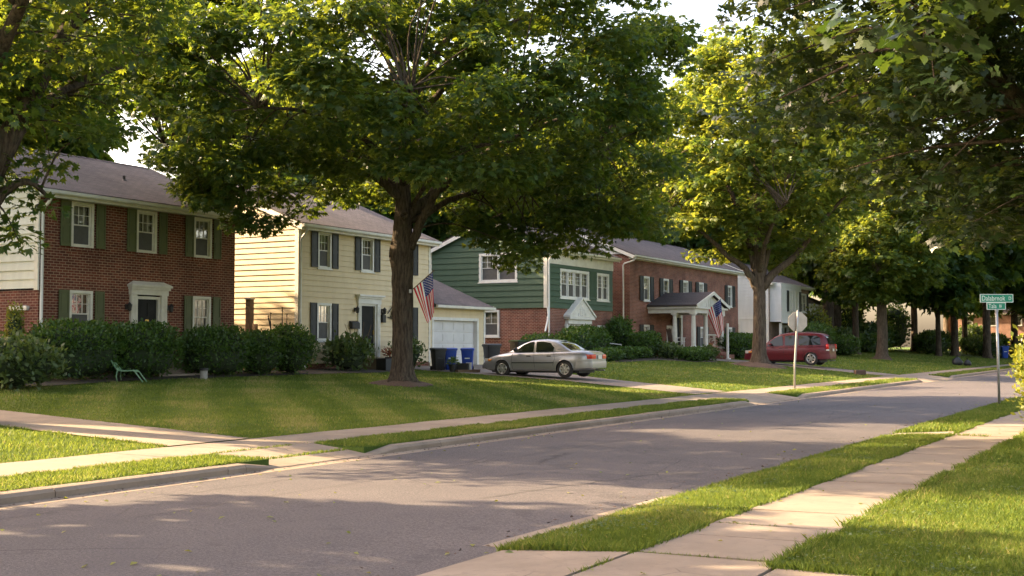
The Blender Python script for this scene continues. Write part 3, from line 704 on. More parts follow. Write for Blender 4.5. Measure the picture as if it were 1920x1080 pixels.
dr = MB(); boxm(dr, FRONT, a0+.34, a1-.34, .44, 2.36, -.09, -.05)
for p, q in ((.6, 1.15), (1.3, 1.75), (1.85, 2.25)):
    for x in (a0+.4, (a0+a1)/2+.03): boxm(dr, FRONT, x, x+.31, p, q, -.05, -.035)
dr = dr.build('door', M['door_black'], h)
k = MB(); boxm(k, FRONT, a0+.40, a0+.44, 1.2, 1.35, -.035, .0); k.build('handle', M['brass'], dr); k = MB(); boxm(k, FRONT, a0+.68, a0+.82, 1.68, 1.74, -.035, -.015); k.build('knocker', M['brass'], dr)
carriage_lamp(h, FRONT, 3.28, 2.12); carriage_lamp(h, FRONT, 5.02, 2.12)
st = MB(); st.box(3.2, 5.1, -1.0, 0, -.3, .40); st.box(3.1, 5.2, -1.35, -1.0, -.3, .24); st.box(3.0, 5.3, -1.7, -1.35, -.3, .08); st.build('step', M['concrete'], h)
fl = MB(); boxm(fl, LEFT, .35, 1.1, 1.98, 2.06, 0, .1); boxm(fl, LEFT, .38, 1.07, 1.93, 1.98, .0, .08); fl.build('wall_light', M['white'], h)

# --- house 2: cream siding with garage
h = house('siding_house', 'cream yellow clapboard house with black shutters and attached garage', 28.5, 35.2, .84)
W, D, H = 8.75, 8.4, 5.42
ops = []
for (a0, a1, z0, z1) in ((1.09, 1.90, 3.80, 5.17), (3.80, 4.64, 3.82, 5.17), (6.5, 7.38, 3.82, 5.17), (1.06, 1.92, 1.08, 2.50), (6.5, 7.38, 1.1, 2.5)):
    ops.append(window(h, FRONT, a0, a1, z0, z1, sill='wood', trim_m='white', tt=.05, muntin_low=False))
    shutter(h, FRONT, a0-.41, a0-.03, z0+.02, z1, 'shutter_black'); shutter(h, FRONT, a1+.04, a1+.41, z0+.02, z1, 'shutter_black')
ops.append((3.66, 4.95, .5, 2.72))
sd_ = MB(); wall(sd_, FRONT, 0, W, .22, H-.1, ops); siding(sd_, FRONT, .06, W-.06, .25, H-.25, ops, row=.205, proud=.028)
wall(sd_, LEFT, 0, D, .22, H); siding(sd_, LEFT, .06, D, .25, H, row=.205, proud=.028); siding(sd_, LEFT, 0, D, H, H+D/2*.417-.05, row=.205, proud=.028, lim=gable_lim(D, H, .417))
wall(sd_, lambda a, z, d: (W, a, z), 0, D, .22, H)
sd_.build('siding', M['sid_yellow'], h)
fd = MB(); wall(fd, FRONT, .02, W-.02, -.6, .22); wall(fd, lambda a, z, d: (.02, a, z), .02, D, -.6, .22); fd.build('foundation', M['brick_dark'], h)
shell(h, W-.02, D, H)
gl = MB(); gl.face([(W, 0, H), (W, D, H), (W, D/2, H+D/2*.417)]); gl.build('gable_wall', M['sid_yellow'], h)
fz = gable_roof(h, W, D, H)
tr = MB(); tr.box(-.06, .09, -.045, .0, .2, H-.12); tr.box(-.055, -.0, .0, .12, .2, H); tr.build('corner_board', M['trim'], h)
tr = MB(); tr.box(W-.09, W+.04, -.045, 0, .2, H-.12); tr.build('corner_board', M['trim'], h)
tr = MB(); tr.box(.09, W-.09, -.04, -.003, H-.27, H-.13); tr.build('frieze_board', M['trim'], h)
downspout(h, .01, fz, y=-.1, zb=.1)
ds = MB(); a0, a1 = 3.58, 5.05
boxm(ds, FRONT, a0, a0+.2, .45, 2.55, 0, .09); boxm(ds, FRONT, a1-.2, a1, .45, 2.55, 0, .09)
for x in (a0+.04, a0+.09, a0+.14, a1-.16, a1-.11, a1-.06): boxm(ds, FRONT, x, x+.025, .6, 2.45, .09, .1)
boxm(ds, FRONT, a0-.03, a1+.03, 2.55, 2.76, 0, .11); boxm(ds, FRONT, a0-.07, a1+.07, 2.76, 2.83, 0, .17); boxm(ds, FRONT, a0-.12, a1+.12, 2.83, 2.9, 0, .24)
boxm(ds, FRONT, a0+.2, a0+.28, .45, 2.55, -.08, .03); boxm(ds, FRONT, a1-.28, a1-.2, .45, 2.55, -.08, .03); boxm(ds, FRONT, a0+.28, a1-.28, 2.47, 2.55, -.08, .028)
ds.build('door_surround', M['white'], h)
dr = MB(); boxm(dr, FRONT, a0+.29, a1-.29, .46, 2.46, -.09, -.05)
for p, q in ((.6, 1.0), (1.1, 2.35)): boxm(dr, FRONT, a0+.38, a1-.38, p, q, -.05, -.035)
dr = dr.build('door', M['door_black'], h)
k = MB(); boxm(k, FRONT, a1-.36, a1-.33, 1.35, 1.52, -.05, -.0); k.build('handle', M['brass'], dr)
carriage_lamp(h, FRONT, 3.4, 2.3, .03); carriage_lamp(h, FRONT, 5.22, 2.3, .03)
mbx = MB(); boxm(mbx, FRONT, 3.06, 3.54, 1.56, 1.78, .035, .19); mbx.loft([[FRONT(3.05, 1.78, .035), FRONT(3.05, 1.78, .2), FRONT(3.55, 1.78, .2), FRONT(3.55, 1.78, .035)], [FRONT(3.05, 1.86, .035), FRONT(3.05, 1.83, .12), FRONT(3.55, 1.83, .12), FRONT(3.55, 1.86, .035)]]); mbx.build('mailbox', M['bin_black'], h)
mbx = MB(); boxm(mbx, FRONT, 5.14, 5.36, 1.83, 2.14, .03, .14); boxm(mbx, FRONT, 5.18, 5.32, 2.14, 2.24, .04, .1); mbx.build('meter_box', M['bin_black'], h)
st = MB(); st.box(3.4, 5.3, -1.1, 0, -.3, .42); st.box(3.3, 5.4, -1.5, -1.1, -.3, .2); st.build('step', M['concrete'], h)
iron = MB(); c = FRONT(6.0, 2.28, .12)                                   # wrought iron bell bracket by the door
iron.tube([FRONT(5.62, 2.2, .04), FRONT(5.9, 2.55, .12), FRONT(6.15, 2.5, .16), FRONT(6.3, 2.2, .12)], .02, 6); iron.tube([FRONT(5.6, 2.05, .06), FRONT(5.95, 1.98, .1), FRONT(6.35, 2.1, .08)], .02, 6)
for t in range(7): iron.tube([FRONT(5.7+.1*t, 2.02, .1), FRONT(5.72+.1*t, 2.12+.05*(t % 2), .12)], .02, 6)
iron.lathe([(.02, .24), (.08, .2), (.1, .05), (.16, -.1), (.15, -.12), (.0, -.12)], 12, c); iron.build('door_bell', M['black_iron'], h)
# garage
g0, gW, gD, gH = W+.001, 4.6, 7.0, 2.72
ops = [(g0+.30, g0+3.95, .02, 2.02)]
gs = MB(); wall(gs, FRONT, g0, g0+gW, -.1, gH-.05, ops, t=.22); siding(gs, FRONT, g0+.02, g0+gW-.05, .05, gH-.12, ops, row=.205, proud=.028)
wall(gs, lambda a, z, d: (g0+gW, a, z), 0, gD, -.1, gH); gs.build('garage_wall', M['sid_yellow'], h)
ge = empty('garage_roof', None, None, (0, 0, 0)); 
rr = MB(); sl_ = .42; ov = .35; R = gD/2*sl_
top = [(-ov, gH-ov*sl_+.1), (gD/2, gH+R+.1), (gD, gH+.1)]; bot = [(y, z-.09) for y, z in top]
ring = top+bot[::-1]; rr.loft([[(g0+.004, y, z) for y, z in ring], [(g0+gW+.3, y, z) for y, z in ring]]); 
bpy.data.objects.remove(ge); rr.build('garage_roof', M['shingle'], h)
gt = MB(); gt.box(g0+.005, g0+gW+.33, -ov-.11, -ov+.01, gH-.18, gH-.07); gt.box(g0+.005, g0+gW+.3, -ov+.01, -.03, gH-.2, gH-.17); gt.box(g0+gW+.3, g0+gW+.33, -ov+.01, gD/2, gH-.2, gH-.02); gt.build('gutter', M['trim'], h)
gd = MB()
for i in range(4):
    z0 = .03+.495*i; boxm(gd, FRONT, g0+.31, g0+3.94, z0, z0+.488, -.2, -.16)
    for j in range(4):
        x = g0+.42+.885*j; boxm(gd, FRONT, x, x+.76, z0+.08, z0+.41, -.16, -.148); boxm(gd, FRONT, x+.04, x+.72, z0+.12, z0+.37, -.148, -.142)
gd.build('garage_door', M['garage_door'], h)
gf = MB(); boxm(gf, FRONT, g0+.18, g0+.31, .0, 2.14, -.2, .045); boxm(gf, FRONT, g0+3.94, g0+4.07, 0, 2.14, -.2, .045); boxm(gf, FRONT, g0+.31, g0+3.94, 2.01, 2.14, -.2, .043); boxm(gf, FRONT, g0+gW-.07, g0+gW+.03, 0, gH-.15, -.0, .045); gf.build('door_frame', M['white'], h)

# --- house 3: green siding over brick
h = house('green_house', 'dark green clapboard house over red brick with small white pediment', 28.5, 54.8, 1.0)
W, D, H = 8.0, 7.0, 5.72
fo = [window(h, FRONT, 1.45, 4.9, 3.20, 4.72, cols=2, rows=3, units=4, sill='wood', trim_m='white', trim=.13), window(h, FRONT, 5.87, 7.47, 3.20, 4.72, cols=2, rows=3, units=2, sill='wood', trim_m='white', trim=.13)]
pn = MB(); boxm(pn, FRONT, 4.93, 5.84, 3.4, 4.8, .04, .06)
for i in range(5): boxm(pn, FRONT, 4.98+.17*i, 5.1+.17*i, 3.45, 4.75, .06, .075)
pn.build('shutter', M['sid_green'], h)
fo2 = [window(h, FRONT, 2.1, 4.85, .75, 1.86, cols=1, rows=1, units=3, sill='wood', trim_m='white', trim=.14, low_screen=False), window(h, FRONT, 5.95, 7.15, -.1, 1.86, cols=2, rows=3, units=1, sill='none', trim_m='white', trim=.2, low_screen=True)]
so_ = [window(h, LEFT, 1.68, 3.95, 4.02-.0, 5.62-.1, cols=3, rows=2, units=2, sill='wood', trim_m='white', trim=.13, muntin_low=True), window(h, LEFT, 2.75, 3.72, 1.2, 2.58, cols=2, rows=2, sill='wood', trim_m='white', trim=.1)]
sg = MB(); BT = 2.66
wall(sg, FRONT, 0, W, BT, H-.1, fo); siding(sg, FRONT, .05, W-.05, BT, H-.25, fo, row=.30, proud=.045)
wall(sg, LEFT, 0, D, BT, H, so_); siding(sg, LEFT, .05, D-.05, BT, H, so_, row=.30, proud=.045); siding(sg, LEFT, 0, D, H, H+D/2*.417-.05, row=.30, proud=.045, lim=gable_lim(D, H, .417))
sg.face([(0, 0, H), (0, D, H), (0, D/2, H+D/2*.417)])
sg.build('siding', M['sid_green'], h)
bk = MB(); wall(bk, FRONT, .03, W-.03, -.8, BT, fo2); wall(bk, lambda a, z, d: (.03-d, a, z), .03, D, -.8, BT, so_); bk.build('brick_wall', M['brick_mid'], h)
shell(h, W, D, H)
fz = gable_roof(h, W, D, H, vents=((6.9, 1.2),))
tr = MB(); tr.box(-.08, .12, -.06, .0, BT, H-.12); tr.box(-.075, 0, 0, .14, BT, H); tr.build('corner_board', M['trim'], h)
tr = MB(); tr.box(-.07, 0, D-.14, D, BT, H); tr.build('corner_board', M['trim'], h)
tr = MB(); tr.box(.12, W, -.055, -.003, H-.8, H-.13); tr.build('frieze_board', M['trim'], h)
downspout(h, -.02, fz, y=-.14, zb=.2, kick=False)
bd = MB(); bd.tube([(-.1, -.1, 2.7), (-.1, -.14, 2.3), (-.35, -.2, 1.9), (-.75, -.3, 1.45)], .045, 8); bd.tube([(-.9, .1, .1), (-.9, .1, .75)], .04, 8); bd.build('broken_downspout', M['white'], h, smooth=50)
pm = MB(); a0, a1 = 1.95, 5.0                                            # pediment over the ground floor window
boxm(pm, FRONT, a0+.12, a1-.12, 1.88, 2.12, 0, .2); boxm(pm, FRONT, a0, a1, 2.12, 2.24, 0, .34)
pm.loft([[FRONT(a0, 2.245, 0), FRONT(a1, 2.245, 0), FRONT((a0+a1)/2, 3.2, 0)], [FRONT(a0, 2.245, .3), FRONT(a1, 2.245, .3), FRONT((a0+a1)/2, 3.2, .3)]])
for s in (1, -1):
    xm = (a0+a1)/2; xe = a0-.08 if s > 0 else a1+.08
    pm.loft([[FRONT(xe, 2.22, .0), FRONT(xe, 2.22, .38), FRONT(xe, 2.32, .38), FRONT(xe, 2.32, 0)], [FRONT(xm, 3.2, 0), FRONT(xm, 3.2, .38), FRONT(xm, 3.31, .38), FRONT(xm, 3.31, 0)]])
for t in range(-2, 3): boxm(pm, FRONT, (a0+a1)/2+t*.22-.03, (a0+a1)/2+t*.22+.03, 2.3, 2.95-.25*abs(t), .3, .33)
boxm(pm, FRONT, a0+.05, a0+.19, .6, 1.88, 0, .12); boxm(pm, FRONT, a1-.19, a1-.05, .6, 1.88, 0, .12)
pm.build('pediment', M['white'], h)
st = MB(); st.box(5.7, 7.6, -1.6, 0, -.8, .05); st.box(5.6, 7.7, -2.0, -1.6, -.8, -.15); st.build('step', M['brick_mid'], h)
rl_ = MB()
rl_.tube([(7.5, -.1, .95), (7.5, -1.5, .8), (7.5, -1.5, .0)], .03, 6); rl_.tube([(5.8, -.1, .95), (5.8, -1.5, .8), (5.8, -1.5, .0)], .03, 6); rl_.build('handrail', M['white'], h)

# --- house 4: long brick house with a porch
h = house('brick_house', 'long red brick house with black shutters and white columned porch', 28.5, 65.2, 1.25)
W, D, H = 19.2, 8.4, 5.82
ops = []
for (a, z0, z1) in ((1.95, 3.15, 4.62), (5.03, 3.15, 4.62), (8.35, 3.18, 4.66), (11.2, 3.18, 4.66), (16.9, 3.2, 4.7), (1.92, .36, 1.74), (16.85, .3, 1.78), (5.6, .36, 1.74), (11.4, .36, 1.74)):
    ops.append(window(h, FRONT, a, a+.95, z0, z1, cols=2, rows=2, sill='wood', trim_m='white', trim=.11))
    if a != 5.6:
        shutter(h, FRONT, a-.58, a-.04, z0, z1, 'shutter_black'); shutter(h, FRONT, a+.99, a+1.53, z0, z1, 'shutter_black')
ops.append((7.05, 8.0, .32, 2.3))
wb = MB(); wall(wb, FRONT, 0, W, -1, H-.1, ops); wall(wb, LEFT, 0, D, -1, H-.0); wb.build('brick_wall', M['brick_mid'], h)
sd_ = MB(); siding(sd_, LEFT, 0, D, H, H+D/2*.417-.05, row=.24, proud=.03, lim=gable_lim(D, H, .417)); sd_.face([(.002, 0, H), (.002, D, H), (.002, D/2, H+D/2*.417)]); sd_.build('gable_siding', M['sid_white2'], h)
shell(h, W, D, H)
fz = gable_roof(h, W, D, H, vents=((1.6, 1.6),))
tr = MB(); tr.box(-.05, W+.03, -.03, -.003, H-.32, H-.125); tr.build('frieze_board', M['trim'], h)
downspout(h, -.12, fz, y=.35, zb=-.3)
dr = MB(); boxm(dr, FRONT, 7.1, 7.95, .32, 2.26, -.1, -.06)
for p, q in ((.5, 1.1), (1.2, 2.1)): boxm(dr, FRONT, 7.22, 7.83, p, q, -.06, -.045)
dr.build('door', M['door_black'], h)
ds = MB(); boxm(ds, FRONT, 6.85, 7.1, .32, 2.45, -.08, .06); boxm(ds, FRONT, 7.95, 8.2, .32, 2.45, -.08, .06); boxm(ds, FRONT, 7.1, 7.95, 2.26, 2.45, -.08, .058); ds.build('door_surround', M['trim'], h)
# porch
p0, p1, pd = 2.75, 7.9, 2.9
pf = MB(); pf.box(p0-.1, p1+.1, -pd-.1, -.002, -.9, .3); pf.box(p1-1.9, p1-.5, -pd-.45, -pd-.1, -.9, .12); pf.box(p1-2, p1-.4, -pd-.8, -pd-.45, -.9, -.05); pf.build('porch_floor', M['brick_mid'], h)
for (cx, cy) in ((p0+.15, -pd+.12), (p1-.15, -pd+.12), (p0+.15, -1.62), (p0+2.2, -pd+.12)):
    c = MB(); c.box(cx-.19, cx+.19, cy-.19, cy+.19, .301, .42); c.lathe([(.17, .42), (.17, .47), (.14, .5), (.145, 1.3), (.115, 2.25), (.15, 2.28), (.15, 2.33)], 18, (cx, cy, 0)); c.box(cx-.18, cx+.18, cy-.18, cy+.18, 2.33, 2.42)
    c.build('porch_column', M['white'], h, smooth=35)
bm_ = MB(); bm_.box(p0-.05, p0+.32, -pd-.05, -.005, 2.421, 2.68); bm_.box(p1-.32, p1+.05, -pd-.05, -.005, 2.421, 2.68); bm_.box(p0+.32, p1-.32, -pd-.048, -pd+.3, 2.422, 2.678); bm_.box(p0-.2, p1+.2, -pd-.2, -.005, 2.681, 2.80)
bm_.box(p0+.32, p1-.32, -pd+.3, -.005, 2.64, 2.678)
bm_.build('porch_beam', M['white'], h)
pk = 3.62; xm = (p0+p1)/2
pr = MB()
for s in (-1, 1):
    xe = xm+s*((p1-p0)/2+.28)
    pr.loft([[(xe, -pd-.28, 2.80), (xe, -.004, 2.80), (xe, -.004, 2.90), (xe, -pd-.28, 2.90)], [(xm, -pd-.28, pk), (xm, -.004, pk), (xm, -.004, pk+.12), (xm, -pd-.28, pk+.12)]])
pr.build('porch_roof', M['shingle_dark'], h)
pp = MB(); pp.loft([[(p0, -pd-.05, 2.802), (p1, -pd-.05, 2.802), (xm, -pd-.05, pk-.02)], [(p0, -pd+.05, 2.802), (p1, -pd+.05, 2.802), (xm, -pd+.05, pk-.02)]])
for s in (-1, 1):
    xe = xm+s*((p1-p0)/2+.3)
    pp.loft([[(xe, -pd-.31, 2.74), (xe, -pd-.27, 2.74), (xe, -pd-.27, 2.92), (xe, -pd-.31, 2.92)], [(xm, -pd-.31, pk-.06), (xm, -pd-.27, pk-.06), (xm, -pd-.27, pk+.14), (xm, -pd-.31, pk+.14)]])
for t in range(-3, 4): boxm(pp, FRONT, xm+t*.3-.035, xm+t*.3+.035, 2.82, 3.42-.19*abs(t), pd+.05, pd+.075)
pp.build('porch_gable', M['white'], h)
rl_ = MB()
rl_.tube([(p0+2.4, -pd+.1, 1.15), (p1-.3, -pd+.1, 1.15)], .035, 6); rl_.tube([(p0+2.4, -pd+.1, .45), (p1-2.1, -pd+.1, .45)], .03, 6)
for i in range(14): rl_.tube([(p0+2.5+i*.1, -pd+.1, .45), (p0+2.5+i*.1, -pd+.1, 1.15)], .012, 5)
rl_.build('porch_railing', M['trim'], h)
HOUSE4 = h
# --- house 5: white bay, tan brick
h = house('tan_brick_house', 'white sided and tan brick house with jutting white bay behind maroon van', 28.0, 90.0, 1.25)
W, D, H = 11.0, 8.4, 5.35
ops = [window(h, FRONT, 7.6, 10.2, 3.2, 4.75, cols=1, rows=2, units=3, sill='wood', trim_m='white', trim=.12), window(h, FRONT, 2.6, 5.0, .1, 2.1, cols=1, rows=1, units=2, sill='none', trim_m='white', trim=.14)]
wb = MB(); wall(wb, FRONT, 0, W, -1, H-.1, ops); wb.build('brick_wall', M['brick_tan'], h)
for a in (7.2, 10.25): shutter(h, FRONT, a, a+.4, 3.2, 4.75, 'shutter_black')
so_ = [window(h, LEFT, 2.2, 3.5, .5, 2.3, cols=1, rows=1, sill='wood', trim_m='white', trim=.14)]
sd_ = MB(); wall(sd_, LEFT, 0, D, -1, H, so_); siding(sd_, LEFT, 0, D, 2.5, H, row=.24, proud=.035); siding(sd_, LEFT, 0, D, H, H+D/2*.417-.05, row=.24, proud=.035, lim=gable_lim(D, H, .417)); sd_.face([(.002, 0, H), (.002, D, H), (.002, D/2, H+D/2*.417)]); sd_.build('side_siding', M['sid_white2'], h)
shell(h, W, D, H); gable_roof(h, W, D, H)
by = MB(); bo = [(1.4, 2.1, 3.2, 4.5), (2.6, 3.3, 3.2, 4.5), (3.8, 4.5, 3.2, 4.5)]
wall(by, lambda a, z, d: (a, -.9-d, z), .3, 5.6, 2.3, H-.12); siding(by, lambda a, z, d: (a, -.9-d, z), .3, 5.6, 2.3, H-.15, row=.24, proud=.03)
wall(by, lambda a, z, d: (.3-d, -a, z), .0, .9, 2.3, H-.12); siding(by, lambda a, z, d: (.3-d, -a, z), .0, .9, 2.3, H-.15, row=.24, proud=.03); by.face([(.3, -.9, 2.3), (5.6, -.9, 2.3), (5.6, 0, 2.3), (.3, 0, 2.3)]); by.face([(.3, -.9, H-.12), (5.6, -.9, H-.12), (5.6, 0, H-.12), (.3, 0, H-.12)])
by.box(.2, 5.7, -1.0, -.9+.0, 2.2, 2.3)
bay = by.build('bay', M['sid_white2'], h)
for a in (2.2, 3.8): window(h, lambda a, z, d: (a, -.9-d-.03, z), a, a+.95, 3.1, 4.7, cols=1, rows=2, sill='none', trim_m='white', trim=.1)
for a in (1.6, 4.85): shutter(h, lambda a, z, d: (a, -.9-d, z), a, a+.5, 3.1, 4.7, 'shutter_black')
pz = MB()
for x in (.5, 5.4): pz.box(x-.09, x+.09, -.85, -.67, -1, 2.19)
pz.build('bay_post', M['white'], h)

# --- far houses glimpsed through the trees
def far_house(name, label, w, u, z, W, D, H, m, rz=PI/2):
    h = empty(name, label, 'house', (-w, u, z), rz, 'houses along the street')
    ops = []
    for a in np.arange(1.2, W-1.5, 2.9):
        for z0 in (.9, 3.3):
            if z0+1.4 > H: continue
            ops.append(window(h, FRONT, a, a+1.1, z0, z0+1.3, cols=2, rows=2, sill='none', trim_m='white', trim=.13, low_screen=False))
    b = MB(); wall(b, FRONT, 0, W, -2, H-.05, ops); wall(b, LEFT, 0, D, -2, H); b.face([(0, 0, H), (0, D, H), (0, D/2, H+D/2*.417)]); b.build('wall', M[m], h)
    shell(h, W, D, H); gable_roof(h, W, D, H); return h
far_house('distant_house', 'pale white house glimpsed between trees right of the van', 33, 116, 1.3, 10, 8, 4.6, 'sid_white2')
far_house('distant_house', 'salmon brick house glimpsed behind the far trees by the street name sign', 27, 165, .9, 15, 8, 5.0, 'brick_pink', .05)

# ---------------------------------------------------------------- trees and shrubs
def kite(L, wd, phi, droop=.12, base=0.0):
    pts = np.array([(base, 0, 0), (base+L*.5, -wd, .03*L), (base+L, 0, -droop*L), (base+L*.5, wd, .03*L)])
    c, s = math.cos(phi), math.sin(phi)
    return np.stack([pts[:, 0]*c-pts[:, 1]*s, pts[:, 0]*s+pts[:, 1]*c, pts[:, 2]], 1)
def T_spray(angles=(-72, -36, 0, 34, 70), wd=.21, droop=.18):
    v = []; f = []
    for i, a in enumerate(angles):
        L = 1-.3*abs(a)/80; v.append(kite(L, wd*L, math.radians(a), droop)); f.append([4*i, 4*i+1, 4*i+2, 4*i+3])
    return np.concatenate(v), np.array(f)
def T_leaf(wd=.3): return kite(1, wd, 0, .15), np.array([[0, 1, 2, 3]])
def T_maple(simple=False):
    half = [(0, 0), (.02, .38), (.26, .30), (.42, .54), (.58, .25), (1.0, 0)] if simple else [(0, 0), (.10, .14), (-.02, .40), (.20, .36), (.30, .62), (.42, .46), (.56, .52), (.54, .26), (.74, .28), (1.0, 0)]
    pts = [(x, y, .10*abs(y)-.10*x*x) for x, y in half] + [(x, -y, .10*abs(y)-.10*x*x) for x, y in half[-2:0:-1]]
    n = len(pts); return np.array(pts), np.array([list(range(n))])
def T_maple_whorl(simple=False):
    v, f = T_maple(simple); V = []; F = []
    for i, (a, s, t) in enumerate(((0, 1, .25), (75, .85, .18), (-70, .9, .2), (150, .7, .1))):
        a = math.radians(a); c, sn = math.cos(a), math.sin(a); w = v*s+np.array([t, 0, 0])
        V.append(np.stack([w[:, 0]*c-w[:, 1]*sn, w[:, 0]*sn+w[:, 1]*c, w[:, 2]-.08*i], 1)); F.append(f+i*len(v))
    return np.concatenate(V), np.concatenate(F)
def scatter(name, pos, fwd, nrm, size, tmpl, m, parent=None, rnd=None):
    tv, tf = tmpl; n = len(pos)
    fwd = fwd/np.linalg.norm(fwd, axis=1, keepdims=True); r = np.cross(nrm, fwd); r /= np.linalg.norm(r, axis=1, keepdims=True)+1e-9; nn = np.cross(fwd, r)
    V = pos[:, None, :] + size[:, None, None]*(tv[None, :, 0:1]*fwd[:, None, :]+tv[None, :, 1:2]*r[:, None, :]+tv[None, :, 2:3]*nn[:, None, :])
    F = (tf[None]+(np.arange(n)*len(tv))[:, None, None]).reshape(-1, tf.shape[1])
    rr = rng.random(n) if rnd is None else rnd
    rr = np.clip(np.repeat(rr, len(tf))+rng.normal(0, .12, n*len(tf)), 0, 1)
    return mesh_np(name, V.reshape(-1, 3), F, M[m], parent, rnd=rr)
def leaf_cloud(name, centers, radii, n_per, size, tmpl, m, parent=None, flat=.45, droop=.25, up=1.0):
    """clusters of leaf sprays on twig ends; leaves sit near each cluster's upper shell, tips pointing out and down"""
    pos = []; fw = []; nm = []; rr = []
    for c, r in zip(centers, radii):
        n = max(3, int(n_per*(r**2)*rng.uniform(.75, 1.25)))
        d = rng.normal(size=(n, 3)); d /= np.linalg.norm(d, axis=1, keepdims=True)
        rad = rng.random(n)**.45
        p = d*rad[:, None]*np.array([r, r, r*flat]); p[:, 2] -= .18*r*(p[:, 0]**2+p[:, 1]**2)/(r*r)
        out = d.copy(); out[:, 2] = out[:, 2]*.35-droop; out += rng.normal(0, .45, (n, 3))
        nn = rng.normal(0, .42, (n, 3)); nn[:, 2] += up; nn += d*.35
        pos.append(p+np.array(c)); fw.append(out); nm.append(nn); rr.append(np.clip(rng.normal(.5, .22, n)+rng.normal(0, .14), 0, 1))
    pos = np.concatenate(pos); n = len(pos)
    return scatter(name, pos, np.concatenate(fw), np.concatenate(nm), size*rng.uniform(.7, 1.25, n), tmpl, m, parent, np.concatenate(rr))
def smooth_line(pts, k=5):
    pts = [np.array(p, float) for p in pts]; out = []
    for i in range(len(pts)-1):
        p0 = pts[max(i-1, 0)]; p1 = pts[i]; p2 = pts[i+1]; p3 = pts[min(i+2, len(pts)-1)]
        for j in range(k):
            t = j/k; out.append(.5*((2*p1)+(-p0+p2)*t+(2*p0-5*p1+4*p2-p3)*t*t+(-p0+3*p1-3*p2+p3)*t**3))
    out.append(pts[-1]); return out
def limb(mb, pts, n=8, k=5, wob=.04, jit=.03):
    """pts = (x, y, z, r)"""
    s = smooth_line(pts, k); lim = []
    for i, p in enumerate(s):
        j = rng.normal(0, jit, 3)*min(1, p[3]*4) if 0 < i < len(s)-1 else np.zeros(3)
        lim.append(p[:3]+j)
    mb.tube(lim, [max(.008, p[3]) for p in s], n, wob=wob); return s
def trunk_flare(mb, pts, n=22, roots=6, k=6, seed=1, bulge=()):
    s = smooth_line(pts, k); ph = seed*1.7; rings = []
    for p in s:
        x, y, z, r = p; ring = []
        for i in range(n):
            a = 2*PI*i/n
            fl = math.exp(-max(z, 0)/.28)*.42*(.5+.5*math.sin(roots*a+ph)) if z < 1.5 else 0
            q = 1+fl+.05*math.sin(3*a+z*1.3+ph)+.035*math.sin(7*a+z*2.1)+.022*math.sin(13*a-z*3)+random.uniform(-.012, .012)
            for (bz, ba, bh, bw) in bulge: q += bh*math.exp(-((z-bz)/bw)**2)*max(0, math.cos(a-ba))**3
            ring.append((x+r*q*math.cos(a), y+r*q*math.sin(a), z))
        rings.append(ring)
    mb.loft(rings, False, True); return s
def twigs(mb, nodes, centers, r0=.035, sag=.25, n=5):
    N = np.array([q[:3] for q in nodes])
    for c in centers:
        c = np.array(c); d = np.linalg.norm(N-c, axis=1)+np.maximum(0, N[:, 2]-c[2])*.6
        q = N[int(np.argmin(d))]; L = np.linalg.norm(c-q)
        if L < .25: continue
        m1 = q+(c-q)*.45+np.array([0, 0, sag*L*.35])+rng.normal(0, .06*L, 3)
        rr = min(.042, r0*(.45+.2*L))
        mb.tube(smooth_line([q, m1, c], 4), list(np.linspace(rr, .008, 9)), n)
GRP_T = 'trees along the street'
def tree(name, label, w, u, dz=0, rz=YAW, group=GRP_T):
    return empty(name, label, 'tree', tuple(P(w, u, dz)), rz, group)

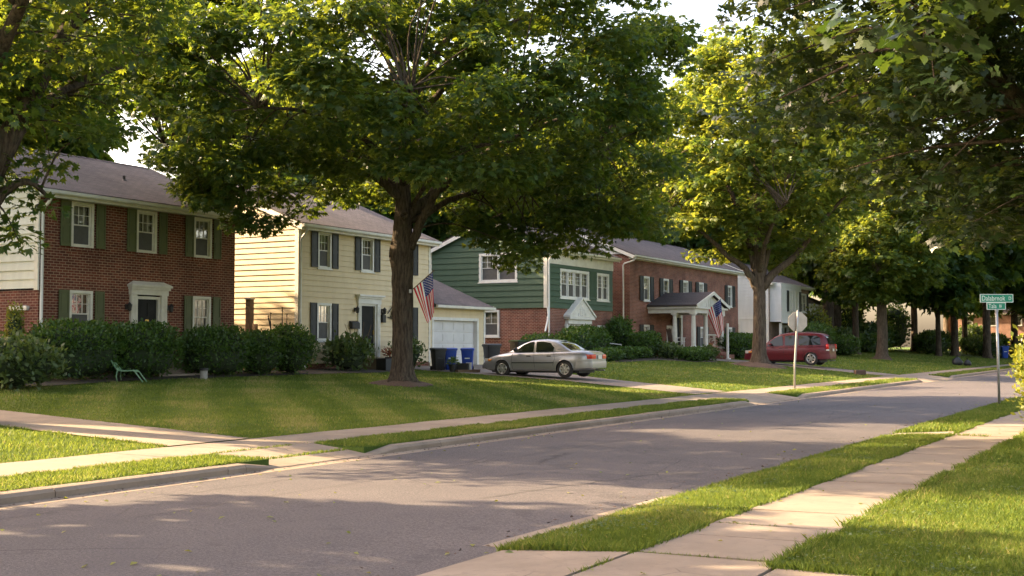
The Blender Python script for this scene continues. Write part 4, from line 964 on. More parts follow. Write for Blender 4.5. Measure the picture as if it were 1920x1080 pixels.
# the big oak on the first lawn (local x = right, y = away, z = up)
t = tree('oak_tree', 'massive spreading oak with burled trunk and flag bracket on front lawn', 21.58, 31.77, .02)
tb = MB(); nodes = []
tr_ = trunk_flare(tb, [(0,0,-.15,.52), (0,0,.25,.39), (0,0,.9,.325), (-.01,0,2.2,.315), (-.03,0,3.3,.32), (-.03,0,4.1,.335), (-.02,0,4.7,.30), (0,.02,5.3,.26), (0,.05,5.9,.24), (-.04,.1,7.3,.19), (-.02,.1,8.7,.16), (-.1,0,10.5,.13), (-.2,.1,12.8,.05)], seed=2,
      bulge=((4.05, PI, .22, .35), (3.2, PI, .12, .2), (5.15, -1.2, .25, .18), (2.5, -.6, .08, .25)))
nodes += [q for q in tr_ if q[2] > 6]
LB = [[(.22,-.05,4.25,.17),(.55,-.3,5.0,.135),(.85,-.5,5.5,.125),(1.3,-.7,6.2,.11),(2.4,-1.2,6.75,.085),(4.2,-1.8,7.0,.055),(6,-2.2,6.9,.03)],
 [(.1,0,5.25,.2),(.75,.25,5.8,.17),(1.5,.4,6.5,.15),(3,.8,7.6,.11),(5,1,8.5,.07),(7,1.2,8.9,.03)],
 [(.2,.1,5.1,.1),(.75,.1,5.35,.1),(1.6,.6,5.9,.085),(2.8,1.5,6.3,.065),(4.6,2.4,6.3,.04),(6.2,2.8,5.9,.02)],
 [(-.1,0,5.8,.19),(-.6,-.1,6.35,.16),(-1.2,-.3,6.6,.14),(-2.6,-1,7.2,.1),(-5,-1.5,7.5,.06),(-7,-1.8,7.2,.03)],
 [(-.1,.1,6.0,.15),(-.9,.7,6.9,.13),(-2.2,1.6,7.8,.1),(-4.5,2.4,9,.06),(-6.6,2.8,9.5,.03)],
 [(-.05,.1,7.2,.15),(-.6,-.4,8.4,.13),(-1.5,-.9,9.8,.1),(-3.5,-1.3,11,.06),(-5.2,-1.6,11.6,.03)],
 [(0,.1,8.2,.13),(.5,0,9.4,.12),(1.1,.2,10.6,.1),(2.2,.6,12,.06),(3,.8,13,.03)],
 [(0,-.1,6.3,.15),(.35,-1.2,7.1,.12),(.5,-2.8,7.8,.09),(.7,-5,8.1,.05),(.6,-6.8,7.8,.03)],
 [(-.05,-.1,6.5,.12),(-1,-1.6,7.4,.1),(-2.2,-3.6,7.8,.07),(-3.4,-5.6,7.6,.03)],
 [(.05,.15,6.4,.15),(.3,1.5,7.3,.12),(.2,3.5,8.3,.08),(-.2,5.8,8.6,.04)],
 [(.1,.1,7.0,.13),(1.2,1.6,8.3,.1),(2.6,3.4,9.6,.07),(3.8,5,10,.03)],
 [(.05,0,7.6,.12),(1.1,-.9,8.9,.1),(2.7,-1.9,10.4,.07),(4.5,-2.6,11.2,.03)],
 [(0,.05,9.0,.1),(-.7,.9,10.6,.08),(-1.6,1.6,12.2,.05),(-2,2,13.2,.03)],
 [(.3,-.15,5.6,.07),(1.0,-1.4,6.3,.08),(2.2,-3.2,6.9,.06),(3.6,-5,6.7,.03)]]
for l in LB: nodes += limb(tb, l)[4:]
cen = []; rad = []
tries = 0
while len(cen) < 360 and tries < 20000:
    tries += 1
    a = rng.uniform(0, 2*PI); rho = math.sqrt(rng.random())*8.7; x, y = rho*math.cos(a), rho*math.sin(a)*.9
    top = 9.2+5.4*math.sqrt(max(0, 1-(rho/9.1)**2))
    side_drop = 1.75*math.exp(-((rho-6.6)/1.6)**2)
    bot = 6.75-.35*math.exp(-(rho/3)**2)-side_drop*(.75+.45*math.sin(2.3*a+.8)) + max(0, rho-7.6)*1.1
    if x > 1.5 and y > -1: bot -= .35
    if x < -4.5: bot += (-x-4.5)*.55
    z = bot+(top-bot)*rng.random()**1.15
    s_in = (rho/9)**2+((z-9)/5.6)**2
    if s_in < .22 and rng.random() < .8: continue
    if rng.random() < .5 and abs(z-bot) > 1.1 and abs(top-z) > 1.3 and rho < 7: continue
    if any((x-c[0])**2+(y-c[1])**2+((z-c[2])*1.7)**2 < .62**2 for c in cen): continue
    cen.append((x, y, z)); rad.append(rng.uniform(.75, 1.2))
for i in range(34):                                                     # low hanging skirts on the right and the left
    x = rng.uniform(1.7, 8.4); cen.append((x, rng.uniform(-1.5, 3.2), 4.55+.55*math.sin(x*1.3)+rng.uniform(0, 1.1)+max(0, x-6.5)*.5)); rad.append(rng.uniform(.6, .9))
for i in range(16):
    x = rng.uniform(-7.0, -3.0); cen.append((x, rng.uniform(-2.5, 1.5), 4.85+rng.uniform(0, 1.0)+max(0, -x-4.6)*.5)); rad.append(rng.uniform(.6, .85))
for i in range(46):                                                     # foliage in front of the leader
    cen.append((rng.uniform(-2.6, 2.8), rng.uniform(-3.6, -.8), rng.uniform(7.6, 13.2))); rad.append(rng.uniform(.6, .9))
twigs(tb, nodes, cen)
tb.build('trunk', M['bark'], t, smooth='all')
leaf_cloud('crown', cen, rad, 205, .175, T_spray(), 'leaf_oak', t)
kn = MB(); kn.lathe([(.0, .0), (.11, .0), (.15, .04), (.12, .1), (.07, .08), (.05, .02)], 12, (0, 0, 0)); ko = kn.build('branch_scar', M['bark'], t, smooth='all'); ko.location = (.06, -.30, 5.25); ko.rotation_euler = (PI/2, 0, 0)

def generic_tree(t, hgt, fork, r0, crown_c, crown_r, nl, nc, n_per, size, tmpl, leafm, barkm, seed, limbs=None, rad=(.8, 1.25), inner=.3, roots=5, twig=True, lean=(0, 0), bot_flat=0, extra=()):
    """trunk to fork height, limbs that spread into an ellipsoid crown, leaf clusters through its outer shell"""
    global rng
    keep = rng; rng = np.random.default_rng(seed); random.seed(seed)
    b = MB(); cx, cy, cz = crown_c; rx, ry, rz_ = crown_r
    pts = [(0,0,-.15,r0*1.45), (0,0,.25,r0*1.12), (.0,0,1.0,r0), (lean[0]*.3,lean[1]*.3,fork*.6,r0*.92), (lean[0]*.6,lean[1]*.6,fork,r0*.86), (lean[0]+cx*.3,lean[1]+cy*.3,fork+(hgt-fork)*.35,r0*.5), (cx*.6,cy*.6,fork+(hgt-fork)*.65,r0*.28), (cx,cy,hgt*.93,.03)]
    s = trunk_flare(b, pts, 16, roots, 5, seed); nodes = [q for q in s if q[2] > fork+.4]
    if limbs is None:
        limbs = []
        for i in range(nl):
            a = 2*PI*i/nl*1.0+rng.uniform(-.4, .4)+seed; z0 = fork+(hgt-fork)*.5*(i/nl)**1.3; q = rng.uniform(.7, 1.0)
            ex, ey, ez = cx+rx*q*math.cos(a), cy+ry*q*math.sin(a), cz+rz_*rng.uniform(-.35, .45)
            ez = max(ez, z0+.8); r = r0*(.55-.3*i/nl)
            limbs.append([(lean[0]*.5, lean[1]*.5, z0, r), (lean[0]*.5+.22*ex, .22*ey, z0+(ez-z0)*.35+.25, r*.75), (.58*ex, .58*ey, z0+(ez-z0)*.72+.3, r*.5), (ex*.95, ey*.95, ez, .03)])
    for l in limbs: nodes += limb(b, l, 7, 4)[3:]
    cen = []; rr = []; tries = 0
    while len(cen) < nc and tries < 30000:
        tries += 1
        d = rng.normal(size=3); d /= np.linalg.norm(d); q = (inner+(1-inner)*rng.random()**.55)*rng.uniform(.9, 1.06)
        p = np.array([cx+d[0]*q*rx, cy+d[1]*q*ry, cz+d[2]*q*rz_])
        if bot_flat and p[2] < cz-rz_*bot_flat: continue
        if any((p[0]-c[0])**2+(p[1]-c[1])**2+((p[2]-c[2])*1.5)**2 < (rad[0]*.75)**2 for c in cen): continue
        cen.append(tuple(p)); rr.append(rng.uniform(*rad))
    for p in extra: cen.append(p); rr.append(.55)
    if twig: twigs(b, nodes, cen)
    b.build('trunk', M[barkm], t, smooth='all')
    leaf_cloud('crown', cen, rr, n_per, size, tmpl, leafm, t)
    rng = keep
    return t
SPR = T_spray(); SPR3 = T_spray((-50, 0, 48), .3)
# maple beside the van
t = tree('maple_tree', 'tall forked maple in mulch mound in front of the maroon van', 20.2, 63.3, .2)
L2 = [[(-.1,0,4.0,.26),(-.75,-.1,5.0,.17),(-1.7,-.2,5.7,.15),(-3.0,-.6,6.8,.11),(-4.8,-1,8,.06),(-6,-1.2,8.6,.03)], [(.15,0,4.0,.26),(.9,-.2,4.9,.2),(1.9,-.4,5.7,.17),(2.7,-.6,6.8,.13),(4.2,-1,8.6,.08),(5.6,-1.2,9.6,.03)],
      [(-.05,.05,4.4,.24),(-.35,.2,6,.2),(-.9,.5,8,.16),(-1.8,1,10.5,.1),(-2.6,1.2,13,.04)], [(.1,0,4.4,.22),(.5,.2,6,.18),(1.1,.4,8,.14),(1.9,.6,10.5,.09),(2.4,.5,13.4,.03)],
      [(0,-.1,4.8,.18),(.1,-1.4,6.3,.13),(.3,-3.2,7.6,.08),(.4,-5,8,.03)], [(0,.1,4.8,.18),(-.2,1.6,6.5,.13),(.2,3.6,8,.08),(.4,5.2,8.6,.03)]]
generic_tree(t, 17.2, 4.1, .36, (-.2, 0, 11.3), (6.6, 5.8, 6.4), 0, 320, 95, .25, SPR, 'leaf_light', 'bark2', 21, limbs=L2, rad=(.8, 1.25), inner=.45, bot_flat=.93)
# third street tree, far right
t = tree('maple_tree', 'bright yellow green maple with thick trunk beyond the stop sign', 20.9, 95.7, .08)
L3 = [[(.1,0,4.9,.26),(.9,-.1,6.2,.2),(2.0,-.2,7.4,.15),(3.6,-.4,9,.08),(5,-.6,10,.03)], [(-.1,0,5,.22),(-.8,-.2,6.4,.16),(-2.2,-.6,7.6,.11),(-4,-1,8,.05)], [(0,0,5.2,.2),(.1,.2,7.5,.16),(-.3,.3,10,.1),(-.5,.3,12.5,.03)], [(0,-.1,5,.15),(-.6,-1.8,6.2,.1),(-1.4,-3.6,6.4,.04)]]
generic_tree(t, 14, 5.0, .40, (-.4, 0, 9.0), (5.2, 5.0, 5.2), 0, 200, 85, .30, SPR, 'leaf_light', 'bark2', 33, limbs=L3, rad=(.85, 1.3), inner=.4, bot_flat=.95)
# near maple overhanging from the right
t = tree('maple_tree', 'large dark maple reaching in over the right verge with lobed leaves', .9, 20.6, 0)
generic_tree(t, 12.5, 2.9, .36, (0.2, 0, 7.3), (6.1, 6.0, 4.6), 9, 580, 150, .10, T_maple_whorl(True), 'leaf_maple', 'bark2', 41, rad=(.7, 1.05), inner=.35, bot_flat=.86)
# close maple whose lowest sprays hang into the top right corner
t = tree('maple_tree', 'nearest maple with big pale lobed leaves hanging in top right corner', .35, 7.4, 0)
generic_tree(t, 8.5, 2.9, .2, (0, 0, 5.75), (2.75, 2.75, 2.35), 6, 60, 120, .125, T_maple_whorl(), 'leaf_maple', 'bark2', 47, rad=(.5, .75), inner=.4, bot_flat=.97)
# near tree overhanging from the left
t = tree('oak_tree', 'dark oak reaching in from the left edge over the first house', 19.0, 14.2, 0)
L5 = [[(.1,0,3.6,.24),(.9,.2,5.6,.2),(1.6,.4,7.0,.16),(2.4,.6,8.6,.1),(3.0,.9,9.8,.04)], [(0,0,3.9,.2),(-.6,.6,5.8,.16),(-1.8,1.4,8,.08),(-3,2,9.5,.03)], [(0,.1,4,.2),(.5,1.4,5.6,.15),(1.2,3.0,6.8,.1),(1.8,4.2,7.4,.03)], [(0,-.1,4,.18),(.9,-1.4,5.6,.14),(2.2,-2.8,7,.09),(3.4,-4.2,7.8,.03)], [(0,0,4.2,.22),(.2,.1,7,.16),(.1,0,10,.08),(.2,.1,12.4,.03)], [(.1,0,3.3,.12),(.6,.2,4.1,.09),(1.0,.3,4.3,.06),(1.35,.4,4.0,.03)], [(-.1,0,3.6,.18),(-1.6,-.6,5.2,.12),(-3.6,-1.4,6.6,.05)]]
generic_tree(t, 13.2, 3.6, .36, (-.3, .2, 9.0), (4.2, 4.8, 5.2), 0, 310, 140, .15, SPR, 'leaf_oak', 'bark', 52, limbs=L5, rad=(.6, .95), inner=.4, bot_flat=.93, extra=[(.85, .2, 4.2), (1.2, .1, 3.8), (.7, 0, 3.5), (1.35, .3, 4.6), (.4, .2, 4.6), (1.0, -.1, 3.2)])

# woods behind the houses: three kinds, each copied
def wood_proto(seed, hgt, fork, r0, cr, leafm, nc=95, rad=(1.2, 1.9)):
    t = empty('wood_tree', None, 'tree', (0, 0, 0), 0, None)
    return generic_tree(t, hgt, fork, r0, (0, 0, hgt*.64), cr, 7, nc, 30, .62, SPR3, leafm, 'bark', seed, rad=rad, inner=.35, twig=True)
WP = [wood_proto(61, 17, 4.5, .3, (4.6, 4.6, 6.2), 'leaf_far'), wood_proto(62, 19, 6.5, .34, (5.0, 5.0, 6.6), 'leaf_oak'), wood_proto(63, 14, 3.2, .26, (4.4, 4.4, 5.2), 'leaf_oak'), wood_proto(64, 14, 3.2, .26, (4.8, 4.8, 5.2), 'leaf_oak', 85, (.7, 1.15))]
used = [False]*4
def wood(k, w, u, s, label, group='woodland trees behind the houses', rz=None):
    o = WP[k]
    if used[k]: o = copy_tree(o)
    used[k] = True
    o.location = P(w, u, -.05); o.rotation_euler = (0, 0, random.uniform(0, 6.28) if rz is None else rz); o.scale = (s, s, s*random.uniform(.93, 1.07))
    o['label'] = label; o['group'] = group
    return o
WL = 'tall dark woodland tree rising behind the row of houses'
BACK = [(1, 43, 19.5, 1.0), (0, 46, 26.5, .95), (2, 44, 36.5, .56), (2, 46, 42, .62), (0, 47, 48, .55), (2, 43, 53, .8), (1, 48, 57, 1.05), (0, 43, 64, 1.05), (1, 46, 72, 1.1), (2, 42, 79, 1.1), (0, 45, 87, 1.15), (1, 42, 96, 1.2), (0, 47, 105, 1.2),
        (1, 54, 42, 1.15), (0, 60, 36, 1.1), (1, 59, 20, 1.3), (0, 50, 13, 1.2), (1, 55, 20, 1.15), (2, 41, 14.5, 1.1), (0, 62, 32, .95), (1, 61, 50, .85), (1, 60, 70, 1.15), (0, 58, 92, 1.3), (2, 38.5, 104, 1.1), (0, 39, 114, 1.1), (1, 36, 128, 1.2), (2, 33, 140, 1.2), (1, 44, 124, 1.3), (1, 43, 145, 1.4)]
for a in BACK: wood(*a, WL)
FAR = [(0, 25.1, 104.9, .95), (2, 21.4, 122, 1.0), (1, 20.9, 128, 1.1), (1, 18.2, 130.2, 1.15), (0, 26.5, 137, 1.2), (2, 14.6, 141, 1.2), (0, 18, 150, 1.3), (1, 10, 152, 1.4), (2, 24, 154, 1.3), (0, 4.0, 147, 1.3), (1, 3.0, 118, 1.15), (2, 2.5, 98, 1.05), (0, 1.0, 78, 1.0), (1, 28, 166, 1.5), (0, 12, 172, 1.5), (2, 0, 168, 1.5), (1, 5, 176, 1.6), (1, 29.5, 113, 1.45), (0, 31, 122, 1.5)]
for a in FAR: wood(*a, 'dark shade tree standing far down the street', 'trees far down the street')

SHADE = [(3, 20.5, 4.0, .85), (3, 24, -3.5, .95)]
for a in SHADE: wood(*a, 'street tree standing off to the left whose shade falls over the road', 'street trees beyond the left edge')
# ---- hedges and bushes
def bush(name, label, w, u, size, seed, m='leaf_hedge', n=2600, leaf=.085, box=.55, group=None, cat='bush', shaggy=.05, tmpl=None, rz=0, twig_m=None, sink=0):
    """leafy shell over a lumpy super-ellipsoid; size = (along street, depth, height)"""
    global rng
    keep = rng; rng = np.random.default_rng(seed)
    o = empty(name, label, cat, tuple(P(w, u, -sink)), PI/2+rz, group)
    sx, sy, sz = size[0]/2, size[1]/2, size[2]
    d = rng.normal(size=(n, 3)); d[:, 2] = np.where(rng.random(n) < .55, np.abs(d[:, 2]), d[:, 2]*.8-.25); d /= np.linalg.norm(d, axis=1, keepdims=True)
    def shape(d):
        e = box; k = (np.abs(d[:, 0])**(2/e)+np.abs(d[:, 1])**(2/e)+np.abs(d[:, 2])**(2/e))**(-e/2)
        lump = 1+.07*np.sin(d[:, 0]*5+seed)*np.cos(d[:, 2]*4)+.05*np.sin(d[:, 1]*7+d[:, 0]*6+seed*2)+.03*np.sin(d[:, 0]*13+d[:, 2]*11)
        return d*(k*lump)[:, None]
    p = shape(d); dep = 1-.25*rng.random(n)**2+rng.normal(0, shaggy, n)
    pos = np.stack([p[:, 0]*sx*dep, p[:, 1]*sy*dep, sz*.52+p[:, 2]*sz*.48*dep], 1); pos[:, 2] = np.maximum(pos[:, 2], .02)
    nr = d*np.array([1/sx, 1/sy, 2/sz]); nr /= np.linalg.norm(nr, axis=1, keepdims=True)
    fw = nr*.7+rng.normal(0, .6, (n, 3))+np.array([0, 0, .45]); nm = nr+rng.normal(0, .55, (n, 3))
    scatter('foliage', pos, fw, nm, leaf*rng.uniform(.7, 1.35, n), tmpl or T_leaf(.3), m, o, np.clip(rng.normal(.45, .25, n), 0, 1))
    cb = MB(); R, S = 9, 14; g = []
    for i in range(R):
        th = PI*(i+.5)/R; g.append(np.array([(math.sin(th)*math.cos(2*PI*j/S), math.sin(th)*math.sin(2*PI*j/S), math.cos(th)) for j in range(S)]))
    cb.loft([[(q[0]*sx*.84, q[1]*sy*.84, max(.0, sz*.5+q[2]*sz*.42)) for q in shape(r)] for r in g]); cb.build('dark_core', M['core'], o, smooth='all')  # added opaque body, darkened like the shaded depth of the leaves, blocks see-through
    rng = keep; return o
HG = 'clipped hedges in front of the houses'
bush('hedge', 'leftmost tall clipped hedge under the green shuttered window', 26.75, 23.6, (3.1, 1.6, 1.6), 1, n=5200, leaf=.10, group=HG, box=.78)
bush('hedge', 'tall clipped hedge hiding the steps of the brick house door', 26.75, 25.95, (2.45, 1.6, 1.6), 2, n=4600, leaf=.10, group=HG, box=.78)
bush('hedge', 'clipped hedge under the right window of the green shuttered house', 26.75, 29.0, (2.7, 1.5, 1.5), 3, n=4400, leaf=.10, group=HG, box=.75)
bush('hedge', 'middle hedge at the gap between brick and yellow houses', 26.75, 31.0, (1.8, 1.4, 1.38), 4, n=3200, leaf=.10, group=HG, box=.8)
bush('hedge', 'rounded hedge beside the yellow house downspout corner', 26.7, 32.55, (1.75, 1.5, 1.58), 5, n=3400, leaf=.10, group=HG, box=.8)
bush('bush', 'loose dark bush at the left edge of the lawn', 25.0, 20.1, (2.2, 1.8, 1.15), 6, m='leaf_shrub', n=2600, leaf=.15, shaggy=.13, box=.9)
bush('bush', 'small low bush at far left against the brick side wall', 27.6, 20.6, (1.3, 1.2, 1.2), 7, m='leaf_shrub', n=1100, leaf=.11, shaggy=.1, box=.9)
bush('topiary', 'narrow upright clipped evergreen beside white downspout', 27.2, 21.9, (.42, .42, 2.0), 8, m='leaf_yellow', n=900, leaf=.08, box=.8, cat='topiary')
bush('shrub', 'leafy green shrub beneath the yellow house window', 27.3, 36.6, (1.9, 1.3, 1.15), 9, m='leaf_shrub', n=1100, leaf=.19, shaggy=.2, box=1, cat='shrub')
bush('flower_bush', 'rusty red flowering bush right of the black door', 27.2, 40.3, (1.5, 1.1, 1.2), 10, m='leaf_shrub', n=900, leaf=.13, shaggy=.15, box=1, cat='shrub')
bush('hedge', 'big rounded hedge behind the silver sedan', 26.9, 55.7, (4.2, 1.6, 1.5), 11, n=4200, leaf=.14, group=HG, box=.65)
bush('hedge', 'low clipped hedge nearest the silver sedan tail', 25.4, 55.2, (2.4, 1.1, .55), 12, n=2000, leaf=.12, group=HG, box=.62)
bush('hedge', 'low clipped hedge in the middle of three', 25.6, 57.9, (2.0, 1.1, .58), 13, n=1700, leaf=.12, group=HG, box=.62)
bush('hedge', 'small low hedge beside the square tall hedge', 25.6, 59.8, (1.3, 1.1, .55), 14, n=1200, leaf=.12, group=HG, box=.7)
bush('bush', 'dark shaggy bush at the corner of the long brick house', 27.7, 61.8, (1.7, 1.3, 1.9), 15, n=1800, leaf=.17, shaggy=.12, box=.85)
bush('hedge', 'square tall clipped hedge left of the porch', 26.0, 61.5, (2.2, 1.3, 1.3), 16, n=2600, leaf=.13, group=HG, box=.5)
bush('hedge', 'clipped hedge in front of the porch columns', 23.9, 63.2, (2.7, 1.3, .66), 17, n=2400, leaf=.13, group=HG, box=.55)
bush('shrub', 'light loose shrub between hedge and porch steps', 24.6, 67.2, (1.3, 1.0, .7), 18, m='leaf_shrub', n=700, leaf=.2, shaggy=.2, box=1, cat='shrub')
bush('shrub', 'pale yellowish shrub left of the porch hedge', 25.0, 62.4, (1.5, 1.0, .75), 19, m='leaf_shrub', n=800, leaf=.18, shaggy=.2, box=1, cat='shrub')
bush('hedge', 'long dark hedge behind the maroon van hood', 25.2, 75.2, (5.0, 1.8, 1.45), 20, n=4200, leaf=.15, group=HG, box=.5)
bush('bush', 'rounded green bush behind the van rear', 25.4, 92.5, (5.0, 3.0, 2.3), 22, n=3200, leaf=.2, box=.85)
bush('bush', 'smaller dark bush right of the van tail', 24.0, 96.5, (3.2, 2.2, 1.5), 23, n=1800, leaf=.18, box=.8)
bush('bush', 'yellow leaved bush beside the tan brick house', 26.6, 98, (3.0, 2.2, 3.3), 24, m='leaf_yellow', n=1400, leaf=.24, shaggy=.15, box=1)
bush('hedge', 'yellow green hedge at the right edge of the sidewalk', 1.55, 24.5, (2.8, 2.5, 1.95), 25, m='leaf_yellow', n=6500, leaf=.10, group=HG, box=.55, shaggy=.06)
UND = [(27, 108, 7, 1.8), (29, 118, 8, 2.0), (28, 127, 8, 2.2), (24.5, 137, 8, 2.0), (21, 143, 7, 1.9), (16.5, 147, 6, 1.6), (30, 101, 5, 2.6), (13.0, 152, 6, 1.7), (31, 109, 8, 2.8), (26, 113, 6, 1.6), (23, 128, 7, 2.2), (19.5, 139, 6, 1.8), (27, 120, 7, 2.6)]
UND += [(20.5, 152, 8, 2.3), (38, 108, 10, 5.5), (36, 122, 10, 5.0), (33, 134, 10, 5.0), (31, 148, 10, 5.0), (40, 98, 8, 5.0), (24, 160, 9, 3.2), (38, 152, 12, 6), (12, 176, 12, 4.5), (3, 182, 14, 5), (-6, 178, 12, 5)]
for i, (w, u, L, hh) in enumerate(UND):
    bush('bush', 'dark understorey bush under the far street trees', w, u, (L, 3.0, hh), 30+i, m='leaf_far', n=1500, leaf=.3, box=.75, group='bushes under the far trees')

# ---------------------------------------------------------------- vehicles (local x = forward, y = left, z up)
def lerp(tab, x): return float(np.interp(x, [t[0] for t in tab], [t[1] for t in tab]))
def car_body(L, Wd, deck, belt, roof, xr, xf, zb, wheels, arch_r, tumble, endr, paint):
    """lower hull lofted along x with wheel openings cut out, and a greenhouse lofted on top"""
    hw = Wd/2
    def half(x):
        q = abs(2*x/L-1); return hw*(1-.20*q**5-.10*q**14)
    b = MB(); rings = []
    N = 64
    for i in range(N+1):
        x = L*(.5-.5*math.cos(PI*i/N)) if False else L*i/N
        w = half(x); zt = lerp(deck, x); bl = min(lerp(belt, x), zt-.015); z0 = lerp(zb, x)
        e = min(x, L-x)/endr; k = math.sqrt(max(0, 1-(1-min(1, e))**2))*.5+.5
        mid = (z0+bl)/2; zt_ = mid+(zt-mid)*(.80+.2*min(1, k*1.0)) if e < 1 else zt; bl_ = mid+(bl-mid)*(.78+.22*k) if e < 1 else bl; zb_ = mid+(z0-mid)*(.80+.2*k) if e < 1 else z0
        r = [(x, w*.80, zb_), (x, w*.95, zb_+.05), (x, w*.985, zb_+.16), (x, w, mid+.04), (x, w*.985, bl_-.10), (x, w*.955, bl_-.03), (x, w*.90, bl_+(zt_-bl_)*.35), (x, w*.74, bl_+(zt_-bl_)*.78), (x, w*.42, zt_-.004), (x, 0, zt_)]
        rings.append(r+[(p[0], -p[1], p[2]) for p in r[-2::-1]])
    b.loft(rings)
    hull = b.build('hull', [paint, M['car_dark']], smooth=False)
    cu = MB()
    for wx in wheels:
        for s in (1, -1):
            n = 36; rg = []
            for yy in (s*(hw-.27), s*(hw+.2)): rg.append([(wx+arch_r*math.cos(2*PI*k/n), yy, .31+arch_r*math.sin(2*PI*k/n)) for k in range(n)])
            cu.loft(rg, m=1)
    cut = cu.build('cut', [paint, M['car_dark']])
    md = hull.modifiers.new('b', 'BOOLEAN'); md.object = cut; md.operation = 'DIFFERENCE'; md.solver = 'EXACT'
    dg = bpy.context.evaluated_depsgraph_get(); me = bpy.data.meshes.new_from_object(hull.evaluated_get(dg))
    bpy.data.objects.remove(hull); bpy.data.objects.remove(cut)
    me.name = 'body'; me.polygons.foreach_set('use_smooth', [True]*len(me.polygons)); me.set_sharp_from_angle(angle=math.radians(38))
    o = bpy.data.objects.new('body', me); C.objects.link(o)
    g = MB(); rings = []; N = 44
    def top(x): return lerp(roof, x)
    def wid(x): return half(x)*.925-.03*max(0, (abs(x-(xr+xf)/2)/((xf-xr)/2))**6)
    def sidey(x, z): return wid(x)-tumble*max(0, z-lerp(belt, x))
    for i in range(N+1):
        x = xr+(xf-xr)*i/N; zt = top(x); zl = lerp(belt, x)-.05; yw = wid(x)
        h = max(.012, zt-zl-.05); yr = yw-tumble*max(0, h-.02)
        r = [(x, yw, zl), (x, yw-tumble*h*.5, zl+.05+h*.5-.02), (x, yr, zl+.05+h-min(.055, h*.3)), (x, yr-.05, zl+.05+h-min(.018, h*.1)), (x, yr*.55, zt), (x, 0, zt+.012)]
        rings.append(r+[(p[0], -p[1], p[2]) for p in r[-2::-1]])
    g.loft(rings)
    return o, g, sidey, top, half
def panel_side(sidey, pts, s, off=.006, sub=6):
    """a window outline (x, z) laid on the tumblehome of the greenhouse side"""
    m = MB(); out = []
    for i in range(len(pts)):
        a = pts[i]; c = pts[(i+1) % len(pts)]
        for j in range(sub): out.append((a[0]+(c[0]-a[0])*j/sub, a[1]+(c[1]-a[1])*j/sub))
    cx = sum(p[0] for p in out)/len(out); cz = sum(p[1] for p in out)/len(out)
    f = lambda x, z: (x, s*(sidey(x, z)+off), z)
    m.add([f(cx, cz)]+[f(*p) for p in out], [(0, i+1, (i+1) % len(out)+1) for i in range(len(out))]); return m
def top_panel(top, sidey, x0, x1, inset, off=.008, n=8, zt=None):
    m = MB(); rows = []
    for i in range(n+1):
        x = x0+(x1-x0)*i/n; z = top(x); y = sidey(x, z)-inset
        rows.append([(x, y*k, z+off+.012*(1-abs(k))-(.01 if abs(k) == 1 else 0)) for k in (-1, -.55, 0, .55, 1)])
    for a, b in zip(rows[:-1], rows[1:]):
        for j in range(4): m.face([a[j], b[j], b[j+1], a[j+1]])
    return m
def wheel(par, x, s, hw, r, rim_r, spokes=7):
    m = MB(); y1 = s*hw; y0 = s*(hw-.2)
    def ring(rr, y, n=36): return [(x+rr*math.cos(2*PI*k/n), y, r+rr*math.sin(2*PI*k/n)) for k in range(n)]
    m.loft([ring(rim_r, y0), ring(r-.03, y0), ring(r, y0+s*.03), ring(r, y1-s*.035), ring(r-.03, y1-s*.005), ring(rim_r+.012, y1), ring(rim_r, y1-s*.012), ring(rim_r*.97, y1-s*.05), ring(.02, y1-s*.07)])
    o = m.build('wheel', M['tyre'], par, smooth=35)
    k = MB(); k.loft([ring(rim_r, y1-s*.012), ring(rim_r*.93, y1-s*.004), ring(rim_r*.84, y1-s*.02), ring(rim_r*.84, y1-s*.05), ring(rim_r, y1-s*.05)], False, False)
    for i in range(spokes):
        a = 2*PI*i/spokes+.2; c, sn = math.cos(a), math.sin(a); wd0, wd1 = .038, .052
        pts = [(.045, -wd0), (rim_r*.88, -wd1*.72), (rim_r*.88, wd1*.72), (.045, wd0)]
        q = lambda p, y: (x+p[0]*c-p[1]*sn, y, r+p[0]*sn+p[1]*c)
        k.loft([[q(p, y1-s*.045) for p in pts], [q(p, y1-s*.008) for p in pts]])
    k.loft([ring(.062, y1-s*.045, 16), ring(.058, y1-s*.002, 16), ring(.03, y1+s*.004, 16)])
    k.build('rim', M['alloy'], o, smooth=30)
def seam(par, sidefn, pts, s, name='door_seam', wd=.011, m='car_dark', off=.003):
    b = MB()
    for (x0, z0), (x1, z1) in zip(pts[:-1], pts[1:]):
        d = Vector((x1-x0, z1-z0)).normalized(); nx, nz = -d.y*wd/2, d.x*wd/2
        n = max(2, int(math.hypot(x1-x0, z1-z0)/.08))
        for i in range(n):
            p = lambda t, sg: (x0+(x1-x0)*t+sg*nx, z0+(z1-z0)*t+sg*nz)
            q = [p(i/n, -1), p((i+1)/n, -1), p((i+1)/n, 1), p(i/n, 1)]
            b.face([(x, s*(sidefn(x, z)+off), z) for x, z in q])
    return b.build(name, M[m], par)
def hull_side(half, belt, zb):
    def f(x, z):
        w = half(x); bl = lerp(belt, x); z0 = lerp(zb, x); mid = (z0+bl)/2+.04
        return float(np.interp(z, [z0, z0+.05, z0+.16, mid, bl-.10, bl-.03], [w*.80, w*.95, w*.985, w, w*.985, w*.955]))
    return f
